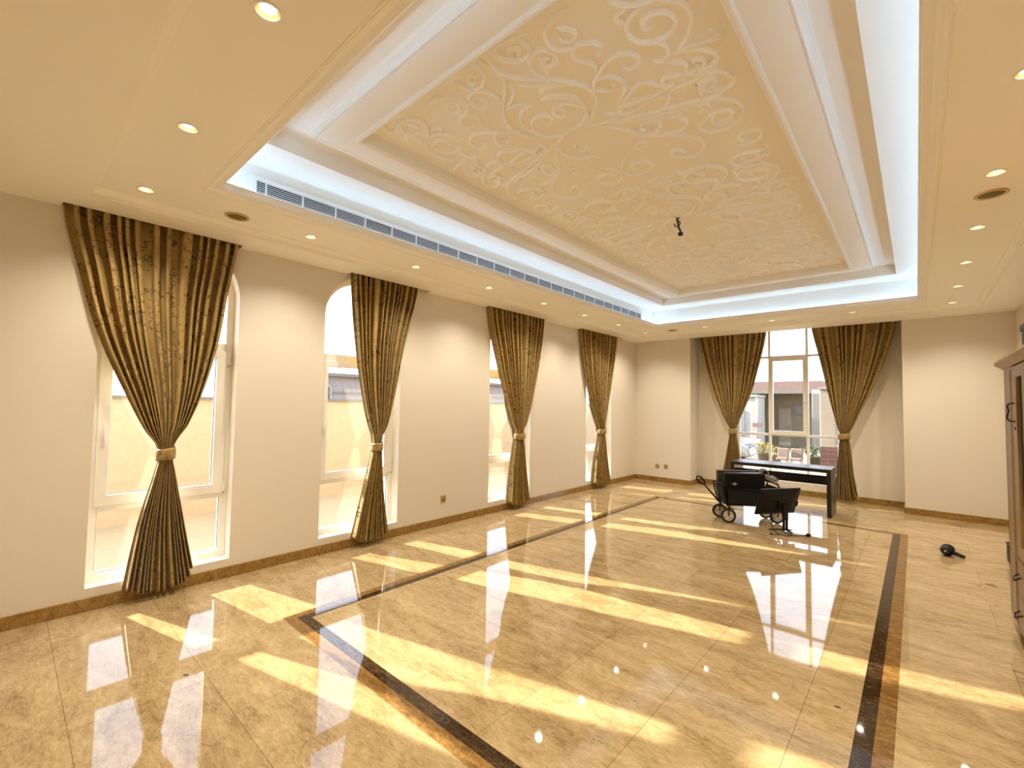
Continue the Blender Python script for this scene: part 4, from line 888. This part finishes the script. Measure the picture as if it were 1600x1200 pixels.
q = MB(); q.lathe([(.010, 0), (.010, -.004), (.004, -.006)], (KX - .004, 4.64, 1.485), (1, 0, 0), n=12, cap=True); q.build('keyhole', M['steel'], first_door)

# dark box between the cabinet and the far wall, and one on the cabinet
t_ = thing('black_bin', 'small black bin on the floor just beyond the brown cabinet', 'bin', (.80, 7.20, 0))
q = MB(); q.prism([(.700, 7.11), (.90, 7.11), (.90, 7.30), (.700, 7.30)], .002, .185, 'z'); q.build('bin_body', M['black'], t_, bevel=.008)
q = MB(); q.ring([(.694, 7.104), (.906, 7.104), (.906, 7.306), (.694, 7.306)], [(.708, 7.118), (.892, 7.118), (.892, 7.292), (.708, 7.292)], .180, .192, 'z'); q.build('rim', M['black_case'], t_)
t_ = thing('storage_box', 'black box standing on top of the brown cabinet', 'box', (.80, 4.7, 1.995))
q = MB(); q.box(.600, .98, 4.46, 5.085, 1.997, 2.24); q.build('box_body', M['black_case'], t_, bevel=.01)
q = MB(); q.box(.592, .988, 4.452, 5.093, 2.20, 2.25); q.build('lid', M['black_case'], t_, bevel=.008)

# ------------------------------------------------------------------ outside
M['yard'] = simple('pale_paving', (0.36, 0.265, 0.145), 0.8, bump=.3, scale=14, var=.10)
M['wall_out'] = simple('cream_render', (0.42, 0.31, 0.18), 0.85, bump=.3, scale=12, var=.05)
M['facade'] = simple('violet_grey_render', (0.205, 0.180, 0.185), 0.85, scale=8, var=.06)
M['trim_out'] = simple('grey_green_trim', (0.13, 0.125, 0.10), 0.8)
M['parapet'] = simple('pinkish_brown_cladding', (0.170, 0.105, 0.090), 0.85, scale=6, var=.08)
M['olive'] = simple('olive_beige_render', (0.135, 0.115, 0.070), 0.85, scale=6, var=.08)
M['win_out'] = simple('grey_green_panes', (0.075, 0.085, 0.070), 0.3)
M['out_white'] = simple('white_render', (0.30, 0.29, 0.26), 0.8, var=.03)
M['door_grey'] = simple('pale_grey_shutter', (0.17, 0.175, 0.175), 0.5)
M['car_paint'] = simple('silver_white_car_paint', (0.22, 0.22, 0.215), 0.25, coat=.4)
M['flower'] = simple('yellow_flowers', (0.30, 0.20, 0.02), 0.8, scale=30, var=.3)
M['leaf'] = simple('green_leaves', (0.07, 0.085, 0.03), 0.8, scale=30, var=.3)
M['pink_cloth'] = simple('pale_pink_fabric', (0.20, 0.145, 0.115), 0.9)
M['ochre'] = simple('ochre_render', (0.33, 0.245, 0.12), 0.85)
M['brick'] = brick_mat('red_brown_brick', (0.060, 0.020, 0.016), (0.075, 0.028, 0.020), (0.11, 0.07, 0.055), .5, .13)
M['post'] = simple('beige_stone_cladding', (0.20, 0.165, 0.12), 0.85, scale=5, var=.08)
GZ = -.15
q = MB(); q.box(-60, -4.98, -30, 70, GZ - .3, GZ); q.box(-4.98, 25, 10.2, 70, GZ - .3, GZ); struct(q.build('ground', M['yard']))
t_ = thing('boundary_wall', 'cream garden boundary wall outside the left windows', 'wall', (-8.3, 9, GZ))
q = MB(); q.box(-8.42, -8.20, -8, 19.5, GZ, 1.60); q.build('wall_body', M['wall_out'], t_)
q = MB(); q.box(-8.46, -8.16, -8, 19.5, 1.60, 1.64); q.build('coping', M['trim_out'], t_)
# neighbour beyond the boundary wall
t_ = thing('neighbour_house', 'long violet grey house with a flat cornice beyond the boundary wall', 'building', (-23, 18, GZ))
q = MB(); q.box(-32, -22, 8.8, 33, GZ, 2.86); q.build('house_wall', M['facade'], t_)
q = MB(); q.box(-32.2, -21.7, 8.5, 33.3, 2.86, 3.02); q.build('cornice', M['trim_out'], t_)
q = MB(); q.box(-22.06, -21.95, 8.8, 33, 2.0, 2.10); q.build('string_course', M['trim_out'], t_)
for yy in (10.6, 14.0, 18.0, 22.0, 26.0):
    ap = arch_pts(yy - .35, yy + .35, 1.0, 2.15, 12); ai = arch_pts(yy - .35, yy + .35, 1.0, 2.15, 12, ins=.07)
    q = MB(); q.ring(ap, ai, -22.0, -21.93, 'x'); fw_ = q.build('window', M['out_white'], t_)
    q = MB(); q.prism(ai, -22.0, -21.97, 'x'); q.build('pane', M['win_out'], fw_)

# street side seen through the far window
t_ = thing('annex_building', 'low olive building with a pinkish brown parapet across the street', 'building', (-6, 24, GZ))
q = MB(); q.box(-12, -2.95, 23.2, 28, GZ, 2.48); q.build('house_wall', M['olive'], t_)
q = MB(); q.box(-12.4, -2.85, 22.0, 28, 2.36, 2.74); q.build('parapet', M['parapet'], t_)
q = MB(); q.box(-12.3, -2.95, 22.0, 22.1, 2.22, 2.36); q.build('fascia', M['trim_out'], t_)
q = MB(); q.box(-4.62, -4.15, 23.12, 23.2, GZ, 1.60); dq = q.build('door', M['post'], t_); q = MB(); q.box(-4.25, -4.20, 23.05, 23.12, .75, .80); q.build('handle', M['steel'], dq)
for (a, b, c, d) in ((-3.98, -3.62, 1.35, 1.72), (-5.5, -5.1, 1.2, 1.7)):
    q = MB(); q.ring([(a, c), (b, c), (b, d), (a, d)], [(a + .03, c + .03), (b - .03, c + .03), (b - .03, d - .03), (a + .03, d - .03)], 23.14, 23.2, 'y'); wq = q.build('window', M['trim_out'], t_)
    q = MB(); q.box(a + .03, b - .03, 23.16, 23.19, c + .03, d - .03); q.build('pane', M['win_out'], wq)
t_ = thing('white_house', 'white garage building with a grey shutter, left of the low olive building', 'building', (-6.6, 21, GZ))
q = MB(); q.box(-9.5, -4.92, 20.6, 22.0, GZ, 2.05); q.build('house_wall', M['out_white'], t_)
q = MB(); q.box(-9.6, -4.88, 20.5, 22.0, 2.05, 2.14); q.build('roof_edge', M['out_white'], t_)
q = MB(); q.box(-6.3, -5.35, 20.55, 20.62, .45, 1.50); sh = q.build('shutter', M['door_grey'], t_)
q = MB()
for k in range(7): q.box(-6.3, -5.35, 20.535, 20.55, .52 + k * .14, .535 + k * .14)
q.build('shutter_rib', M['out_white'], sh)
for k in range(4):
    q = MB(); q.box(-5.9, -4.7, 20.5 - .28 * (4 - k), 20.6, GZ + .12 * k, GZ + .12 * (k + 1)); q.build('step', M['out_white'], t_)
q = MB(); q.tube([(-4.86, 20.45, GZ), (-4.86, 20.45, 2.0)], .05, 12); q.build('drain_pipe', M['out_white'], t_)
q = MB(); q.box(-5.02, -4.68, 20.4, 20.5, .82, .98); q.build('name_board', M['parapet'], t_)
t_ = thing('gate_pillar', 'square stone pillar with a red brown brick base outside the far window', 'pillar', (-1.83, 15.1, GZ))
q = MB(); q.box(-1.98, -1.66, 15.0, 15.32, .55, 2.13); q.build('pillar_shaft', M['post'], t_, bevel=.01)
q = MB(); q.box(-2.0, -1.64, 14.98, 15.34, GZ, .55); q.build('brick_base', M['brick'], t_)
q = MB(); q.box(-2.03, -1.61, 14.95, 15.37, 2.13, 2.19); q.build('cap', M['post'], t_, bevel=.01)
t_ = thing('carport_column', 'white fluted carport column right of the olive building', 'column', (-2.98, 21.6, GZ))
q = MB(); q.box(-3.12, -2.86, 21.5, 21.74, GZ, 2.36); q.build('column_shaft', M['out_white'], t_, bevel=.01)
q = MB()
for k in range(3): q.box(-3.09 + k * .08, -3.05 + k * .08, 21.485, 21.5, .1, 2.2)
q.build('flute', M['trim_out'], t_)
t_ = thing('ochre_garden_wall', 'sunny ochre wall behind the brick based pillar', 'wall', (0, 16.5, GZ))
q = MB(); q.box(-1.62, 6, 16.6, 16.8, GZ, 1.75); q.build('wall_body', M['ochre'], t_)
# car front, left of the steps
cx, cy = -5.35, 16.6; t_ = thing('parked_car', 'silver white car parked left of the white steps outside', 'car', (cx, cy, GZ))
prof = [(-2.2, .22), (-2.2, .62), (-1.9, .86), (-1.3, .92), (-.75, 1.32), (.35, 1.36), (1.0, .98), (1.75, .88), (2.05, .72), (2.12, .30), (2.0, .22)]
S_ = .62
q = MB(); q.prism([(cx + a * S_, GZ + b * S_) for a, b in prof], cy - .5, cy + .5, 'y'); body = q.build('car_body', M['car_paint'], t_, bevel=.05, seg=3)
q = MB(); q.prism([(cx + a * S_, GZ + b * S_) for a, b in [(-1.1, .97), (-.7, 1.27), (.3, 1.30), (.85, .99)]], cy - .51, cy + .51, 'y'); q.build('side_window', M['win_out'], t_, bevel=.01)
for a in (-1.35, 1.35):
    for yy in (cy - .50, cy + .50):
        q = MB(); q.lathe([(0, -.07), (.16, -.07), (.20, -.06), (.205, 0), (.20, .06), (.16, .07), (0, .07)], (cx + a * S_, yy, GZ + .205), (0, 1, 0), n=28); w_ = q.build('wheel', M['tyre'], t_)
        q = MB(); q.lathe([(0, -.08), (.10, -.078), (.125, -.072)], (cx + a * S_, yy, GZ + .205), (0, 1, 0), n=20); q.build('hub_cap', M['door_grey'], w_)
q = MB(); q.lathe([(0, 0), (.05, .0), (.045, .03), (0, .04)], (cx + 2.02 * S_, cy - .35, GZ + .45), (1, 0, 0), n=14); q.build('headlight', M['win_out'], t_)
def planter(x, y, s, label, fl_mat, seed):
    rr = random.Random(seed); t_ = thing('flower_planter', label, 'planter', (x, y, GZ), group='planters outside the far window')
    q = MB(); q.lathe([(.0, 0), (.12 * s, 0), (.15 * s, .30 * s), (.16 * s, .30 * s), (.14 * s, .27 * s), (.0, .27 * s)], (x, y, GZ), n=20); q.build('pot', M['trim_out'], t_)
    q = MB(); q2 = MB()
    for k in range(70):
        a, b_, c_ = rr.random() * 2 * PI, rr.random() ** .5 * .2 * s, .28 * s + rr.random() * .26 * s
        p = Vector((x + math.cos(a) * b_, y + math.sin(a) * b_, GZ + c_)); d = Vector((rr.uniform(-1, 1), rr.uniform(-1, 1), rr.uniform(-.2, 1))).normalized() * .05 * s; e = d.orthogonal().normalized() * .018 * s
        q.add([p - d, p + e, p + d, p - e], [(0, 1, 2, 3)])
        if k % 2 == 0:
            c = p + Vector((0, 0, .04 * s)); q2.lathe([(0, .012 * s), (.022 * s, .004 * s), (.026 * s, -.008 * s), (0, -.01 * s)], c, (rr.uniform(-.5, .5), -.6, .6), n=7)
    q.build('leaves', M['leaf'], t_); q2.build('blossoms', fl_mat, t_)
planter(-3.63, 16.0, 1.15, 'planter of yellow flowers beside the white steps outside', M['flower'], 1)
planter(-3.22, 15.6, 1.05, 'planter of yellow flowers behind the middle far window pane', M['flower'], 2)
planter(-2.25, 15.75, 1.2, 'dark leafy planter left of the brick based pillar outside', M['leaf'], 5)
for i, (x, y) in enumerate(((-2.95, 15.2), (-2.62, 15.3))):
    t_ = thing('garden_chair', ('pale pink cushioned garden chair outside, left of the pair', 'pale pink cushioned garden chair outside, right of the pair')[i], 'chair', (x, y, GZ), group='pink garden chairs outside')
    q = MB(); q.box(x - .15, x + .15, y - .14, y + .14, GZ + .24, GZ + .32); q.build('seat_cushion', M['pink_cloth'], t_, bevel=.03, seg=3)
    q = MB(); q.box(x - .15, x + .15, y + .10, y + .16, GZ + .28, GZ + .58); q.build('backrest', M['pink_cloth'], t_, bevel=.03, seg=3)
    for sx_ in (-.13, .13):
        for sy_ in (-.12, .12):
            q = MB(); q.tube([(x + sx_, y + sy_, GZ), (x + sx_ * .95, y + sy_ * .95, GZ + .25)], .010, 8); q.build('leg', M['steel'], t_)
